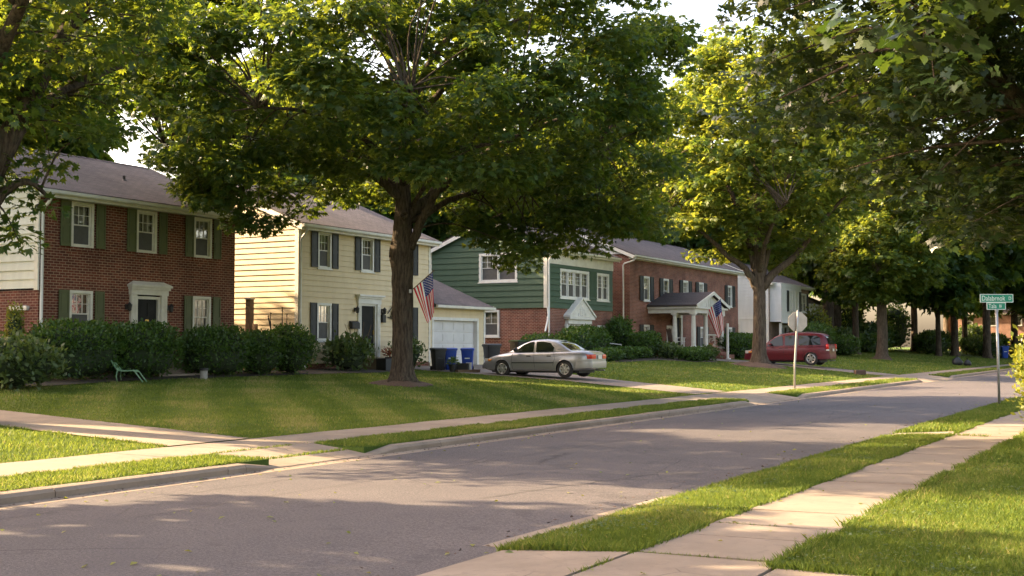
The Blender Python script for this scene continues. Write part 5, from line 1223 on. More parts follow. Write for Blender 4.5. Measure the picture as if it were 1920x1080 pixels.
def vehicle(name, label, w, u, dz, heading, kind, group='cars parked in the driveways'):
    e = empty(name, label, 'car' if kind == 'sedan' else 'van', tuple(P(w, u, dz)), heading, group)
    if kind == 'sedan':
        L, Wd, paint = 4.62, 1.76, M['paint_silver']; wh = (1.02, 3.68); ar = .355; wr, rr = .315, .205
        deck = [(0, .93), (.12, .985), (.5, 1.01), (.95, 1.0), (1.2, .97), (3.1, .95), (3.35, .955), (3.9, .87), (4.35, .75), (4.62, .66)]
        belt = [(0, .85), (.3, .93), (1.2, .93), (3.2, .89), (3.8, .81), (4.3, .70), (4.62, .60)]
        roof = [(.74, .97), (.95, 1.08), (1.3, 1.285), (1.55, 1.375), (1.9, 1.42), (2.25, 1.42), (2.55, 1.385), (2.85, 1.28), (3.2, 1.09), (3.46, .94)]
        zb = [(0, .36), (.5, .25), (1, .2), (4, .2), (4.4, .24), (4.62, .28)]; xr, xf, tum = .72, 3.48, .42
        sw = [[(1.52, .965), (2.24, .955), (2.29, 1.335), (1.98, 1.345), (1.70, 1.29), (1.50, 1.12)], [(2.35, .955), (3.20, .925), (2.82, 1.21), (2.56, 1.315), (2.38, 1.34)]]
        rear = (.86, 1.44); front = (2.68, 3.36); seams = [[(2.30, .95), (2.28, .5), (2.25, .28)], [(3.22, .88), (3.26, .6), (3.2, .28)], [(1.46, .93), (1.42, .7), (1.5, .45)], [(1.5, .28), (3.2, .28)]]
        handles = [(1.66, .80), (2.52, .79)]; mold = [(1.45, .55), (3.25, .54)]; mir = (3.02, .98)
    else:
        L, Wd, paint = 4.95, 1.94, M['paint_red']; wh = (1.0, 3.88); ar = .42; wr, rr = .37, .25
        deck = [(0, 1.0), (.1, 1.05), (.4, 1.08), (3.5, 1.06), (3.75, 1.07), (4.2, .99), (4.6, .86), (4.95, .72)]
        belt = [(0, .95), (.3, 1.03), (3.6, .99), (4.2, .90), (4.6, .78), (4.95, .64)]
        roof = [(.02, 1.06), (.1, 1.25), (.22, 1.5), (.38, 1.65), (.6, 1.72), (1.2, 1.76), (2.2, 1.765), (2.75, 1.71), (3.1, 1.56), (3.5, 1.3), (3.92, 1.04)]
        zb = [(0, .38), (.5, .28), (1, .24), (4.2, .24), (4.95, .3)]; xr, xf, tum = .02, 3.94, .24
        sw = [[(.48, 1.10), (1.72, 1.08), (1.74, 1.60), (.72, 1.59), (.53, 1.50)], [(1.78, 1.08), (2.50, 1.06), (2.53, 1.60), (1.80, 1.61)], [(2.62, 1.06), (3.55, 1.03), (3.30, 1.33), (2.98, 1.54), (2.68, 1.60)]]
        rear = (.10, .34); front = (2.98, 3.78); seams = [[(2.57, 1.05), (2.55, .6), (2.52, .32)], [(3.58, 1.0), (3.6, .6), (3.5, .32)], [(1.45, 1.05), (1.42, .7), (1.45, .4)], [(.5, 1.0), (2.55, .99)], [(1.4, .33), (3.5, .33)]]
        handles = [(2.40, .93), (2.74, .93)]; mold = [(1.42, .62), (3.5, .60)]; mir = (3.3, 1.08)
    body, gm, sidey, top, half = car_body(L, Wd, deck, belt, roof, xr, xf, zb, wh, ar, tum, .38, paint)
    body.parent = e
    cabin = gm.build('cabin', paint, e, smooth=42)
    hs = hull_side(half, belt, zb)
    for s in (1, -1):
        for pts in sw: panel_side(sidey, pts, s).build('side_window', M['car_glass'], e)
        for pts in seams: seam(e, hs, pts, s)
        seam(e, hs, mold, s, 'side_moulding', .035, 'car_dark' if kind == 'sedan' else 'paint_red', .012)
        for hx, hz in handles:
            hb = MB(); y = hs(hx, hz); hb.rbox(hx-.09, hx+.09, s*y if s > 0 else s*y-.022, s*y+.022 if s > 0 else s*y, hz-.018, hz+.018, .007); hb.build('door_handle', M['car_dark'], e)
        mb = MB(); y = s*(Wd/2-.02); mb.rbox(mir[0]-.06, mir[0]+.08, min(y, y+s*.17), max(y, y+s*.17), mir[1]-.02, mir[1]+.12, .03); mb.build('side_mirror', paint if kind != 'sedan' else M['car_dark'], e, smooth=50)
        for wx in wh: wheel(e, wx, s, Wd/2-.015, wr, rr, 7 if kind == 'sedan' else 6)
        ab = MB()                                                       # arch lips
        for wx in wh:
            ring = [(wx+(ar+.004)*math.cos(a), s*(hs(wx+(ar)*math.cos(a), .31+ar*math.sin(a))+.004), .31+(ar+.004)*math.sin(a)) for a in np.linspace(-.1, PI+.1, 24)]
            ab = MB(); ab.tube(ring, .011, 6); ab.build('arch_lip', paint, e, smooth='all')
    if kind == 'sedan':
        top_panel(top, sidey, rear[0], rear[1], .10).build('rear_window', M['car_glass'], e, smooth='all')
    else:
        rw = MB(); rows = []
        for i in range(7):
            z = 1.14+(1.58-1.14)*i/6; x = float(np.interp(z, [1.06, 1.25, 1.5, 1.65], [.02, .1, .22, .38])); y = sidey(.4, z)-.13
            rows.append([(x-.03+(.0 if abs(k) < 1 else .02), y*k, z+.005) for k in (-1, -.5, 0, .5, 1)])
        for a, b in zip(rows[:-1], rows[1:]):
            for j in range(4): rw.face([a[j], b[j], b[j+1], a[j+1]])
        rw.build('rear_window', M['car_glass'], e, smooth='all')
    top_panel(top, sidey, front[0], front[1], .09).build('windscreen', M['car_glass'], e, smooth='all')
    # bumpers, lamps, plate: bent strips that follow the plan of the hull
    def strip(x_end, z0, z1, ys, off, sgn, wrap=0):
        m = MB(); rows = []
        for y in ys:
            q = min(1, abs(y)/(Wd/2)); xs = np.linspace(0, L*.2, 60); hv = [half(v) for v in xs]; xx = x_end-sgn*(float(np.interp(abs(y), hv, xs)) if abs(y) > hv[0] else 0)-sgn*.02*q*q
            rows.append((xx, y))
        pts = [(x+sgn*off, y) for x, y in rows]; inn = [(x-sgn*.12, y*.985) for x, y in rows]
        m.loft([[(p[0], p[1], z0), (p[0]+sgn*.012, p[1], (z0+z1)/2), (p[0], p[1], z1), (i[0], i[1], z1), (i[0], i[1], z0)] for p, i in zip(pts, inn)]); return m
    ys = np.linspace(-Wd/2*.945, Wd/2*.945, 31)
    strip(.0+.02, .36, .60, ys, .045, -1).build('rear_bumper', paint if kind == 'sedan' else M['paint_red'], e, smooth=40)
    strip(L-.02, .30, .52, ys, .045, 1).build('front_bumper', paint, e, smooth=40)
    for s in (1, -1):
        if kind == 'sedan':
            ty = np.linspace(s*Wd/2*.815, s*Wd/2*.34, 9); strip(.02, .70, .86, ty, .032, -1).build('tail_light', M['tail_red'], e, smooth=40)
            w_ = MB(); x0 = .06; w_.loft([[(.02+.03*i, s*(hs(.12, .78)*(.93+.012*i)+.012), z) for i in range(8)] for z in (.70, .86)], False, False, closed=False)
        else:
            m = MB(); y = Wd/2*.93; m.rbox(-.005, .16, min(s*(y-.16), s*y), max(s*(y-.16), s*y), .86, 1.14, .02); m.build('tail_light', M['tail_red'], e, smooth=40)
            m = MB(); m.rbox(-.012, .15, min(s*(y-.14), s*(y+.006)), max(s*(y-.14), s*(y+.006)), .79, .86, .015); m.build('turn_lamp', M['lamp_clear'], e)
        hy = np.linspace(s*Wd/2*.86, s*Wd/2*.45, 9); strip(L-.05, .58 if kind == 'sedan' else .64, .70 if kind == 'sedan' else .80, hy, .02, 1).build('headlight', M['lamp_clear'], e, smooth=40)
        m = MB(); hx = L-.42; m.rbox(hx-.10, hx+.14, min(s*(hs(hx, .64)-.05), s*(hs(hx, .64)+.008)), max(s*(hs(hx, .64)-.05), s*(hs(hx, .64)+.008)), .58 if kind == 'sedan' else .66, .68 if kind == 'sedan' else .77, .02); m.build('turn_lamp', M['amber'], e, smooth=40)
    pl = MB(); pz = .73 if kind == 'sedan' else .80; pl.box(-.045, -.02, -.16, .16, pz-.04, pz+.10); pl.build('licence_plate', M['plate'], e)
    un = MB(); un.box(.5, L-.4, -Wd/2*.75, Wd/2*.75, .17, .3); un.build('underbody', M['car_dark'], e)
    ex = MB(); ex.tube([(.35, -.45, .27), (-.02, -.45, .27)], .03, 8); ex.build('exhaust', M['galv'], e)
    if kind != 'sedan':
        for s in (1, -1):
            rk = MB(); rk.tube([(.5, s*.68, 1.76), (.55, s*.68, 1.80), (2.3, s*.68, 1.83), (2.4, s*.68, 1.78)], .018, 6); rk.build('roof_rail', M['car_dark'], e)
        wp = MB(); wp.tube([(.06, .3, 1.22), (.1, -.1, 1.3)], .012, 5); wp.build('rear_wiper', M['car_dark'], e)
    # move the origin to the middle of the car
    if kind != 'sedan': e.scale = (1, 1, 1.06)
    for ch in e.children: ch.location.x = -L/2
    return e
vehicle('sedan', 'silver four door sedan parked in the second driveway', 21.75, 41.6, .03, PI, 'sedan')
vehicle('minivan', 'maroon minivan parked behind the forked maple', 20.45, 69.7, .03, PI, 'van')

# ---------------------------------------------------------------- bins and clutter by the garage
def wheelie(label, w, u, m, rz, s=1.0, name='wheelie_bin', group='bins in front of the garage', lid_m=None):
    e = empty(name, label, 'bin', tuple(P(w, u, .03)), rz, group); e.scale = (s, s, s)
    b = MB()
    def rr(hx, hy, z, c=.05, dy=0):
        pts = []
        for sx, sy, a0 in ((1, 1, 0), (-1, 1, 90), (-1, -1, 180), (1, -1, 270)):
            for k in range(4):
                a = math.radians(a0+30*k); pts.append((sx*(hx-c)+c*math.cos(a), sy*(hy-c)+dy+c*math.sin(a), z))
        return pts
    b.loft([rr(.21, .24, .03), rr(.22, .25, .08), rr(.285, .33, .93), rr(.31, .36, .935), rr(.31, .36, .99)]); b.build('bin_body', M[m], e, smooth=40)
    l = MB(); l.loft([rr(.325, .39, .985, .05, -.01), rr(.325, .39, 1.01, .05, -.01), rr(.30, .36, 1.045, .05), rr(.2, .25, 1.065, .05)]); l.build('lid', M[lid_m or m], e, smooth=40)
    h = MB(); h.tube([(-.24, .36, .96), (-.24, .44, .99), (.24, .44, .99), (.24, .36, .96)], .018, 8); h.build('handle', M[lid_m or m], e, smooth='all')
    for sx in (-1, 1):
        w_ = MB(); w_.loft([[(sx*x, .25+.1*math.cos(2*PI*k/18), .1+.1*math.sin(2*PI*k/18)) for k in range(18)] for x in (.22, .28)]); w_.build('wheel', M['tyre'], e)
    p = MB(); p.box(-.12, .12, -.318, -.29, .55, .60); p.build('label_plate', M['sign_white'] if m == 'bin_blue' else M['bin_black'], e)
    return e
CAMF = YAW                                                              # bins roughly face the street corner
wheelie('black wheelie bin with drooping plant in front, left of blue bins', 26.0, 40.75, 'bin_black', .9, .84)
wheelie('blue recycling bin standing between black bin and other blue bin', 25.9, 41.45, 'bin_blue', .75, .84)
wheelie('blue recycling bin with white tag, rightmost of the blue pair', 25.5, 42.15, 'bin_blue', .5, .86)
wheelie('black wheelie bin right of the garage door beside the sedan nose', 26.0, 44.95, 'bin_black', .9, 1.0)
wheelie('dark green lidded bin behind the sedan hood', 27.6, 50.2, 'bin_black', 1.2, 1.0, lid_m='leaf_hedge')
bush('hedge', 'low trimmed hedge topping the bins behind the sedan hood', 27.2, 51.6, (2.6, 1.0, 1.25), 60, n=1400, leaf=.12, group=HG, box=.5)
def pot(name, label, w, u, r, h, m, cat='pot', dz=.02, plant=None):
    e = empty(name, label, cat, tuple(P(w, u, dz)))
    b = MB(); b.lathe([(r*.7, 0), (r*.95, h*.8), (r*1.06, h*.82), (r*1.06, h), (r*.93, h), (r*.88, h*.8), (.0, h*.78)], 18); b.build('pot_body', M[m], e, smooth=35)
    if plant:
        n = 90; d = rng.normal(size=(n, 3)); d[:, 2] = np.abs(d[:, 2]); p = d/np.linalg.norm(d, axis=1, keepdims=True)*r*rng.uniform(.4, 1.5, (n, 1))+np.array([0, 0, h])
        scatter('foliage', p, d+np.array([0, 0, .2]), rng.normal(0, .6, (n, 3))+np.array([0, 0, 1]), np.full(n, .14), T_leaf(.28), plant, e)
    return e
pot('plant_pot', 'leafy green pot plant in front of the black bin', 25.2, 40.55, .16, .3, 'bin_black', plant='leaf_shrub')
def crate(name, label, w, u, sx, sy, sz, m, cat, dz=.02, rz=.4):
    e = empty(name, label, cat, tuple(P(w, u, dz)), rz)
    b = MB(); t = .02
    b.box(-sx, sx, -sy, sy, 0, t); b.box(-sx, -sx+t, -sy, sy, t, sz); b.box(sx-t, sx, -sy, sy, t, sz); b.box(-sx+t, sx-t, -sy, -sy+t, t, sz); b.box(-sx+t, sx-t, sy-t, sy, t, sz)
    b.build('box_side', M[m], e); r = MB(); r.box(-sx-.012, sx+.012, -sy-.012, -sy+.03, sz, sz+.03); r.box(-sx-.012, sx+.012, sy-.03, sy+.012, sz, sz+.03); r.box(-sx-.012, -sx+.03, -sy+.03, sy-.03, sz, sz+.03); r.box(sx-.03, sx+.012, -sy+.03, sy-.03, sz, sz+.03); r.build('rim', M[m], e); return e
crate('storage_crate', 'dark open crate on the ground before the bins', 25.0, 40.95, .24, .18, .32, 'car_dark', 'crate')
crate('storage_crate', 'small white tub beside the dark crate', 24.95, 41.35, .10, .15, .34, 'white', 'tub', rz=.5)
crate('planter_box', 'flat wooden planter board lying before the bins', 24.85, 41.0, .5, .2, .08, 'wood', 'planter', rz=1.1)
crate('planter_box', 'black tub at the foot of the yellow house door steps', 26.9, 38.6, .36, .26, .42, 'bin_black', 'tub', rz=1.4)
pot('plant_pot', 'terracotta pot of rusty red flowers by yellow house door', 27.0, 39.1, .3, .5, 'bin_black', plant='leaf_red')
pot('plant_pot', 'blue pot beside the black tub at the yellow house', 26.6, 38.95, .13, .34, 'bin_blue')
e = empty('hand_truck', 'white metal pole leaning at the yellow house door', 'pole', tuple(P(26.6, 39.35, 0)), 0)
b = MB(); b.tube([(0, 0, 0), (-.12, .15, 1.55)], .035, 8); b.build('shaft', M['white'], e); b = MB(); b.cyl((0, 0, 0), .07, .08, 10); b.build('foot', M['galv'], e)
e = empty('bare_shrub', 'bare twiggy shrub between window and black door', 'shrub', tuple(P(27.6, 37.7, 0)), 0); b = MB()
for i in range(9):
    a = rng.uniform(0, 6.28); q = rng.uniform(.2, .6); hh = rng.uniform(.8, 1.9); p1 = (q*.5*math.cos(a), q*.5*math.sin(a), hh*.55); p2 = (q*math.cos(a), q*math.sin(a), hh)
    b.tube([(0, 0, 0), p1, p2], [.022, .016, .008], 5); b.tube([p1, (p1[0]+rng.uniform(-.4, .4), p1[1]+rng.uniform(-.3, .3), hh*.8)], [.012, .006], 4)
b.build('stem', M['wood'], e)
n = 60; p = rng.uniform(-.5, .5, (n, 3))*np.array([1, 1, 1.2])+np.array([0, 0, .8]); scatter('foliage', p, rng.normal(size=(n, 3)), rng.normal(0, .6, (n, 3))+np.array([0, 0, 1]), np.full(n, .11), T_leaf(.3), 'leaf_shrub', e)
# clutter between houses one and two
e = empty('wooden_post', 'weathered wooden post in the gap between first two houses', 'post', tuple(P(30.0, 34.3, 0)), 0); b = MB(); b.rbox(-.11, .11, -.11, .11, 0, 2.55, .01); b.build('post_shaft', M['wood'], e); b = MB(); b.rbox(-.14, .14, -.14, .14, 2.55, 2.62, .012); b.build('post_cap', M['galv'], e)
e = empty('wicker_chair', 'brown wicker chair back peeping over the hedge', 'chair', tuple(P(29.4, 34.1, 0)), 2.2); b = MB()
b.loft([[(.32*math.cos(a), .05+.1*math.sin(a)**2, z) for a in np.linspace(0, PI, 9)]+[(.27*math.cos(a), .12+.1*math.sin(a)**2, z) for a in np.linspace(PI, 0, 9)] for z in (.45, 1.1, 1.5)]+[[(.18*math.cos(a), .05+.1*math.sin(a)**2, 1.66) for a in np.linspace(0, PI, 9)]+[(.15*math.cos(a), .12+.1*math.sin(a)**2, 1.66) for a in np.linspace(PI, 0, 9)]]); b.build('backrest', M['wicker'], e, smooth=40)
b = MB(); b.rbox(-.32, .32, -.35, .15, .36, .46, .02); b.build('seat', M['wicker'], e)
for sx in (-.27, .27):
    for sy in (-.3, .1): b = MB(); b.cyl((sx, sy, 0), .028, .36, 8); b.build('leg', M['wicker'], e)
pot('plant_pot', 'grey bucket standing behind the middle hedge', 28.6, 34.0, .24, .5, 'galv', 'bucket', dz=.75)
e = empty('kettle_grill', 'black kettle barbecue standing in the gap between first two houses', 'barbecue', tuple(P(29.0, 34.75, 0)), 0); b = MB(); b.lathe([(.0, 1.02), (.2, 1.06), (.29, 1.2), (.3, 1.24), (.26, 1.38), (.12, 1.47), (0, 1.49)], 18); b.build('kettle', M['black_iron'], e, smooth=40)
b = MB(); b.tube([(-.1, 0, 1.49), (-.08, 0, 1.55), (.08, 0, 1.55), (.1, 0, 1.49)], .015, 6); b.build('handle', M['wood'], e)
for k in range(3):
    a = k*2.1; b = MB(); b.tube([(.2*math.cos(a), .2*math.sin(a), 1.1), (.36*math.cos(a), .36*math.sin(a), 0)], .015, 6); b.build('leg', M['galv'], e)
for i, (w, u, hh, ln, lab) in enumerate(((29.2, 34.5, 2.0, (.0, .02), 'thin upright garden stake nearest the wooden post'), (29.0, 34.9, 2.2, (.02, .0), 'tallest thin garden stake beside the barbecue'), (28.9, 35.0, 1.95, (.03, .03), 'garden stake close to yellow house siding'), (29.2, 35.05, 1.9, (-.3, -.3), 'dark garden fork handle leaning on yellow siding'))):
    e = empty('garden_stake', lab, 'stake', tuple(P(w, u, 0)), 0, 'garden stakes between the houses'); b = MB(); b.tube([(0, 0, 0), (ln[0], ln[1], hh)], .018 if i < 3 else .03, 6); b.build('shaft', M['black_iron'], e); b = MB(); b.lathe([(.0, 0), (.03, .02), (.03, .07), (0, .09)], 8, (ln[0], ln[1], hh)); b.build('finial', M['wood'], e)
# lawn chair and lamp post stub in front of house 1
e = empty('lawn_chair', 'old green metal lawn chair lying at the hedge', 'chair', tuple(P(25.95, 24.6, .0)), YAW+.05); e.scale = (.86, .86, .8)
def slab_tube(mb, pts, wd, th):
    mb.loft([[(x, -wd, z-th), (x, wd, z-th), (x, wd, z+th), (x, -wd, z+th)] for x, z in pts])
b = MB(); slab_tube(b, [(-.42, .74), (-.36, .62), (-.22, .42)], .26, .022); b.build('backrest', M['chair_green'], e)
b = MB(); slab_tube(b, [(-.22, .40), (.0, .385), (.28, .40), (.36, .36)], .26, .02); b.build('seat', M['chair_green'], e)
for y in (-.25, .25):
    b = MB(); b.tube([(-.22, y, .4), (-.25, y, .2), (-.21, y, 0)], .022, 6); b.build('leg', M['chair_green'], e, smooth='all'); b = MB(); b.tube([(.34, y, .37), (.44, y, .22), (.60, y, 0)], .022, 6); b.build('leg', M['chair_green'], e, smooth='all')
e = empty('utility_canister', 'grey capped canister at the hedge by the brick house steps', 'canister', tuple(P(25.75, 27.45, 0)), 0); b = MB(); b.lathe([(.11, 0), (.11, .28), (.0, .28)], 14); b.build('can_body', M['steel_painted'], e, smooth=35); b = MB(); b.lathe([(.135, .28), (.135, .34), (.0, .36)], 14); b.build('cap', M['bin_black'], e, smooth=35)

# ---------------------------------------------------------------- porch furniture
def on_house4(x, y, z): return HOUSE4.matrix_basis @ Vector((x, y, z))
def rocking_chair(label, x, y, m, rz, cat='chair'):
    e = empty('rocking_chair', label, cat, tuple(on_house4(x, y, .302)), rz, 'chairs on the porch')
    b = MB(); b.rbox(-.26, .26, -.25, .25, .42, .46, .01); b.build('seat', M[m], e)
    b = MB()
    for i in range(6): b.loft([[(-.24+.088*i, .24, .46), (-.19+.088*i, .24, .46), (-.19+.088*i, .265, .46), (-.24+.088*i, .265, .46)], [(-.24+.088*i, .40, 1.12), (-.19+.088*i, .40, 1.12), (-.19+.088*i, .425, 1.12), (-.24+.088*i, .425, 1.12)]])
    b.box(-.26, .26, .385, .43, 1.12, 1.2); b.build('backrest', M[m], e)
    for sx in (-.27, .27):
        for sy in (-.2, .22): b = MB(); b.tube([(sx, sy, .04), (sx, sy, .64)], .022, 6); b.build('leg', M[m], e)
        b = MB(); b.rbox(sx-.04, sx+.04, -.28, .3, .64, .67, .008); b.build('armrest', M[m], e)
        b = MB(); b.tube([(sx, -.42, .07), (sx, -.2, .03), (sx, .1, .02), (sx, .4, .06), (sx, .55, .11)], .02, 6); b.build('rocker', M[m], e)
    return e
rocking_chair('white rocking chair at the left end of the porch', 3.1, -1.9, 'white', PI/2+.3)
rocking_chair('brown slatted rocking chair beside the white one on porch', 4.4, -1.0, 'brown', PI/2-.2)
e = empty('door_wreath', 'round dried wreath hung beside the porch door', 'wreath', tuple(on_house4(6.5, -.08, 1.95)), PI/2); b = MB(); b.tube([(.2*math.cos(a), 0, .2*math.sin(a)) for a in np.linspace(0, 2*PI, 21)], .055, 7, caps=False); b.build('ring', M['wicker'], e, smooth='all')
n = 70; a = rng.uniform(0, 2*PI, n); p = np.stack([.2*np.cos(a), -.06+0*a, .2*np.sin(a)], 1)+rng.normal(0, .03, (n, 3)); scatter('leaf', p, rng.normal(size=(n, 3)), rng.normal(0, .5, (n, 3))+np.array([0, -1, 0]), np.full(n, .1), T_leaf(.35), 'leaf_red', e)
e = empty('flower_pot', 'terracotta pot hanging inside the porch railing', 'pot', tuple(on_house4(5.6, -2.8, .302)), 0); b = MB(); b.lathe([(.13, 0), (.2, .3), (.22, .3), (.22, .36), (.18, .36), (0, .33)], 14); b.build('pot_body', M['terracotta'], e, smooth=35)
e['label'] = 'terracotta pot on the porch floor behind the railing'
n = 60; d = rng.normal(size=(n, 3)); p = d*.1+np.array([0, 0, .5]); scatter('foliage', p, d, rng.normal(0, .6, (n, 3))+np.array([0, 0, 1]), np.full(n, .16), T_leaf(.3), 'leaf_red', e)

# ---------------------------------------------------------------- flags
def flag(label, loc, rz, pole, hoist, fly, gather, sway, phase):
    """hoist runs along the slanting pole, the fly hangs down; local x = right in the photograph, z up"""
    e = empty('flag', label, 'flag', loc, rz, 'flags on the houses and trees')
    (ax, az), (bx, bz) = pole
    b = MB(); b.tube([(ax, 0, az), (bx, 0, bz)], [.017, .014], 8); b.lathe([(.0, -.02), (.022, 0), (.018, .03), (0, .045)], 8, (bx, 0, bz)); b.build('pole', M['wood'] if phase < 1 else M['white'], e)
    b = MB(); b.rbox(ax-.05, ax+.03, -.04, .04, az-.06, az+.06, .01); b.build('bracket', M['galv'], e)
    NH, NF = 26, 34
    L = math.hypot(bx-ax, bz-az); ux, uz = (bx-ax)/L, (bz-az)/L
    s1 = L-.03; s0 = s1-hoist
    def pos(i, j, off=0):
        a = i/NH; t = j/NF; s = s0+(s1-s0)*a
        x0, z0 = ax+ux*s, az+uz*s
        gx = (1-gather*t)                                               # folds draw together as the cloth hangs
        xc = ax+ux*(s0+s1)/2; zc = az+uz*(s0+s1)/2
        x = xc+(x0-xc)*gx+sway*t+.035*math.sin(a*11+phase)*t*(1-t*.3)*.6; z = z0-fly*t*(1+.05*math.sin(a*5))+ (1-a)*0 - (z0-zc)*(.55*t)
        y = .085*math.sin(a*10.5+phase+t*1.2)*min(1, t*2.2)+.04*math.sin(a*21+t*4)*t
        return (x, y+off, z)
    vs = [pos(i, j) for i in range(NH+1) for j in range(NF+1)]; cl = MB(); cn = MB()
    for i in range(NH):
        stripe = (NH-1-i)//2
        for j in range(NF):
            q = [pos(i, j), pos(i+1, j), pos(i+1, j+1), pos(i, j+1)]
            if stripe < 7 and j < NF*.40: cn.face(q)
            else: cl.face(q, 0 if stripe % 2 == 0 else 1)
    cl.build('stripes', [M['flag_red'], M['flag_white']], e, smooth='all'); ct = cn.build('canton', M['flag_blue'], e, smooth='all')
    st = MB()
    for r in range(9):
        for c in range(6 if r % 2 == 0 else 5):
            i = NH-14*(r+1)/10; j = NF*.40*(2*c+1+(r % 2))/12; rr = .023
            for off in (-.006, .006):
                o = pos(i, j, off); du = pos(i+.6, j, off); dv = pos(i, j+.6, off)
                e1 = (Vector(du)-Vector(o)).normalized(); e2 = (Vector(dv)-Vector(o)).normalized()
                st.face([tuple(Vector(o)+(e1*math.cos(2*PI*k/10)+e2*math.sin(2*PI*k/10))*(rr if k % 2 == 0 else rr*.42)) for k in range(10)])
    st.build('stars', M['flag_white'], ct); return e
v_ = Vector((math.cos(YAW), math.sin(YAW), 0)); f_ = Vector((-math.sin(YAW), math.cos(YAW), 0))
tb_ = P(21.58, 31.77, .02)
flag('striped flag on slanted pole fixed to the big oak trunk', tuple(tb_+v_*.31+f_*(-.25)+Vector((0, 0, 2.95))), YAW, ((-.05, -.06), (.66, .57)), .80, 1.2, .60, .24, .4)
ph = on_house4(5.0, -3.1, 2.62)
flag('striped flag on white pole above the porch steps', tuple(ph), YAW, ((-.55, -.25), (.62, .72)), 1.15, 1.8, .58, .42, 1.9)
e = empty('porch_post', 'slim white post standing under the porch flag', 'post', tuple(P(24.75, 71.3, 0)), 0); b = MB(); b.cyl((0, 0, .1), .085, 2.1, 12); b.build('post_shaft', M['white'], e, smooth=35); b = MB(); b.rbox(-.15, .15, -.15, .15, 0, .1, .01); b.build('post_base', M['white'], e)

# ---------------------------------------------------------------- street signs
def text_mesh(s, size, name, m, parent, loc, rot, ext=.002, sx=1.0):
    cu = bpy.data.curves.new(name, 'FONT'); cu.body = s; cu.size = size; cu.extrude = ext; cu.align_x = 'LEFT'; cu.align_y = 'CENTER'
    o = bpy.data.objects.new(name, cu); C.objects.link(o); dg = bpy.context.evaluated_depsgraph_get(); me = bpy.data.meshes.new_from_object(o.evaluated_get(dg)); bpy.data.objects.remove(o)
    me.materials.clear(); me.materials.append(M[m]); o = bpy.data.objects.new(name, me); C.objects.link(o); o.parent = parent; o.location = loc; o.rotation_euler = rot; o.scale = (sx, 1, 1); return o
e = empty('stop_sign', 'octagonal stop sign seen from behind on leaning grey post', 'street sign', tuple(P(13.1, 45.2, 0)), YAW+.15)
b = MB(); b.tube([(0, 0, -.1), (.02, 0, .9), (.12, 0, 2.3), (.16, 0, 2.92)], .04, 10); b.build('post', M['galv'], e, smooth='all')
b = MB(); R = .40; oc = [(R*math.cos(PI/8+k*PI/4), R*math.sin(PI/8+k*PI/4)) for k in range(8)]
b.loft([[(.17+x, .052, 2.50+z) for x, z in oc], [(.17+x, .060, 2.50+z) for x, z in oc]]); b.build('sign_plate', M['sign_back'], e)
b = MB(); b.loft([[(.17+x*.99, .0605, 2.50+z*.99) for x, z in oc], [(.17+x*.99, .064, 2.50+z*.99) for x, z in oc]]); b.build('sign_face', M['tail_red'], e)
b = MB()
for z in (2.28, 2.74): b.cyl((.15, -.05, z), .018, .02, 8)
b.build('bolt', M['galv'], e)
e = empty('street_name_sign', 'green street name blades on a metal post by the right verge', 'street sign', tuple(P(4.95, 37.4, 0)), YAW+.02)
b = MB(); b.tube([(.03, 0, -.1), (0, 0, 2.75)], .036, 12); b.build('post', M['galv'], e, smooth='all')
def blade(x0, x1, z0, z1, y, rows):
    b = MB(); b.rbox(x0, x1, y-.006, y+.006, z0, z1, .004); o = b.build('name_blade', M['sign_green'], e)
    f = MB(); t = .012
    f.box(x0-.003, x1+.003, y-.010, y+.010, z0-.004, z0+t); f.box(x0-.003, x1+.003, y-.010, y+.010, z1-t, z1+.004); f.box(x0-.003, x0+t, y-.010, y+.010, z0+t, z1-t); f.box(x1-t, x1+.003, y-.010, y+.010, z0+t, z1-t); f.build('blade_border', M['sign_white'], o)
    for s, x, size, sx in rows: text_mesh(s, size, 'lettering', 'sign_white', o, (x, y-.0075, (z0+z1)/2-.005), (PI/2, 0, 0), sx=sx)
blade(-.47, .48, 2.94, 3.17, 0, [('Dalabrnok', -.43, .20, .80), ('D', .345, .14, .8)])
blade(-.28, .26, 2.735, 2.93, 0, [('Tala', -.235, .175, .8), ('Bl', .075, .12, .8)])
b = MB(); b.rbox(-.045, .045, -.03, .03, 2.66, 2.735, .008); b.build('bracket', M['galv'], e)

# ---------------------------------------------------------------- odds and ends along the street
wheelie('blue bin standing far off near the end of the street', 17.3, 136, 'bin_blue', .4, 1.2, group='far kerbside things')
def sack(label, w, u, s, seed):
    e = empty('refuse_sack', label, 'refuse sack', tuple(P(w, u, 0)), seed, 'refuse by the far sidewalk'); b = MB(); r = random.Random(seed)
    prof = [(.3, 0), (.46, .1), (.5, .3), (.4, .55), (.2, .72), (.06, .8)]
    b.loft([[(s*q*(1+.15*math.sin(3*a+z*7+seed)+r.uniform(-.05, .05))*math.cos(a), s*q*(1+.15*math.sin(4*a+seed))*math.sin(a), s*z) for a in np.linspace(0, 2*PI, 18, endpoint=False)] for q, z in prof]); b.build('bag', M['bin_black'], e, smooth='all')
    b = MB(); b.lathe([(.05, .78), (.03, .83), (.12, .95), (.0, .9)], 8, (0, 0, 0)); k = b.build('knot', M['bin_black'], e); k.scale = (s, s, s)
sack('large dark refuse sack heaped by the far sidewalk', 15.6, 96.5, .8, 3); sack('smaller grey refuse sack leaning at the heap by the far sidewalk', 15.0, 97.3, .6, 5)
e = empty('kerb_block', 'small dark concrete block at the corner of the van driveway', 'block', tuple(P(15.2, 64.3, 0)), .5); b = MB(); b.rbox(-.28, .28, -.18, .18, 0, .26, .03); b.build('block_body', M['brown'], e)
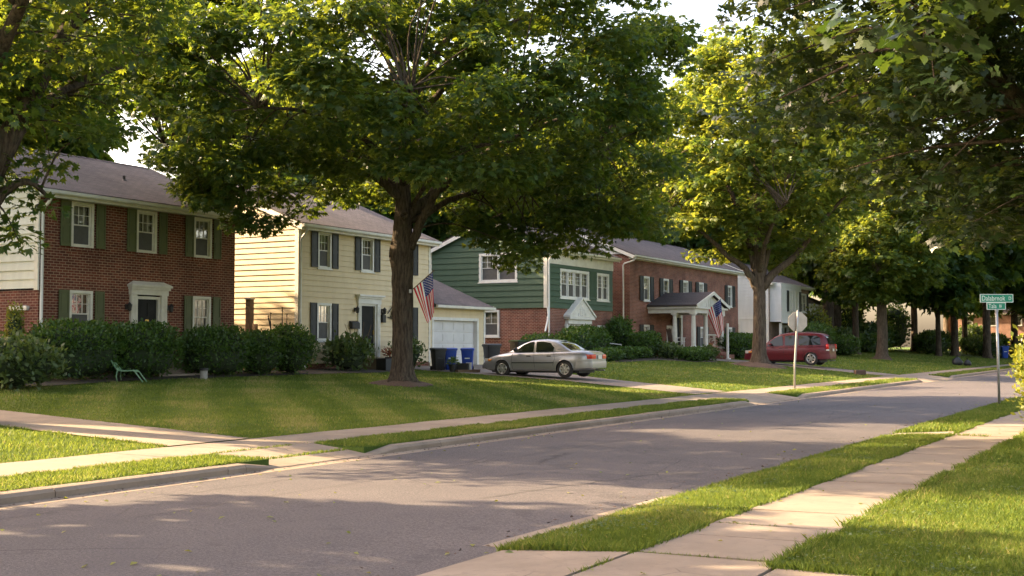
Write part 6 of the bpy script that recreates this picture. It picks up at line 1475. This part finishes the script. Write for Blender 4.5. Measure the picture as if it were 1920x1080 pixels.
# fallen leaves on road and pavement (nobody could count them)
n = 420; w = np.concatenate([rng.uniform(2.8, 11.4, 200), rng.normal(11.0, .25, 110), rng.normal(5.5, .2, 50), rng.uniform(2.8, 3.9, 60)]); u = 6+rng.random(n)**1.6*60
p = np.stack([-w, u, np.where(w < 4, .125, np.where((w > 5.2) & (w < 11.45), .035*np.maximum(0, 1-((w-8.3)/3.1)**2)+.012, gz(w, u)+.03))], 1)
lf = scatter('fallen_leaves', p, rng.normal(size=(n, 3))*np.array([1, 1, .15]), rng.normal(0, .25, (n, 3))+np.array([0, 0, 1]), rng.uniform(.035, .085, n), T_leaf(.34), 'leaf_yellow', None); lf['kind'] = 'stuff'

n = 900; w = np.concatenate([rng.normal(11.36, .06, 600), rng.normal(5.6, .08, 300)]); u = 6+rng.random(n)**1.5*45
p = np.stack([-w, u, np.where(w > 8, .012, .008)], 1)
lf = scatter('gutter_litter', p, rng.normal(size=(n, 3))*np.array([1, 1, .15]), rng.normal(0, .3, (n, 3))+np.array([0, 0, 1]), rng.uniform(.02, .06, n), T_leaf(.34), 'mulch', None); lf['kind'] = 'stuff'
crack((10.6, 6), (10.2, 14), .014, .05, 40); crack((8.0, 10.5), (10.9, 11.6), .012, .06, 24); crack((6.2, 17), (9.2, 19.4), .014, .08, 30); crack((9.6, 20), (11.1, 20.6), .016, .05, 12); crack((7.7, 24), (7.2, 34), .016, .06, 40); crack((9.9, 26), (6.3, 28.5), .018, .08, 30)
o = ck.build('road_crack', M['tyre']); struct(o)

cx = rng.uniform(-1.2, 2.6, 60); cu_ = 9.1+rng.random(60)**1.5*9; k = 60                     # clover and plantain in the near grass
w = np.repeat(cx, k)+rng.normal(0, .16, 60*k); u = np.repeat(cu_, k)+rng.normal(0, .22, 60*k)
vx = rng.uniform(4.1, 5.1, 26); vu = 9.3+rng.random(26)**1.4*11; w = np.concatenate([w, np.repeat(vx, k)+rng.normal(0, .12, 26*k)]); u = np.concatenate([u, np.repeat(vu, k)+rng.normal(0, .22, 26*k)])
ok = ((w < 2.76) | ((w > 3.98) & (w < 5.12))) & (u > 8.95); w, u = w[ok], u[ok]; n = len(w)
p = np.stack([-w, u, gz(w, u)+rng.uniform(.02, .05, n)], 1)
lf = scatter('clover', p, rng.normal(size=(n, 3))*np.array([1, 1, .2]), rng.normal(0, .3, (n, 3))+np.array([0, 0, 1]), rng.uniform(.018, .04, n), T_leaf(.42), 'leaf_shrub', None); lf['kind'] = 'stuff'
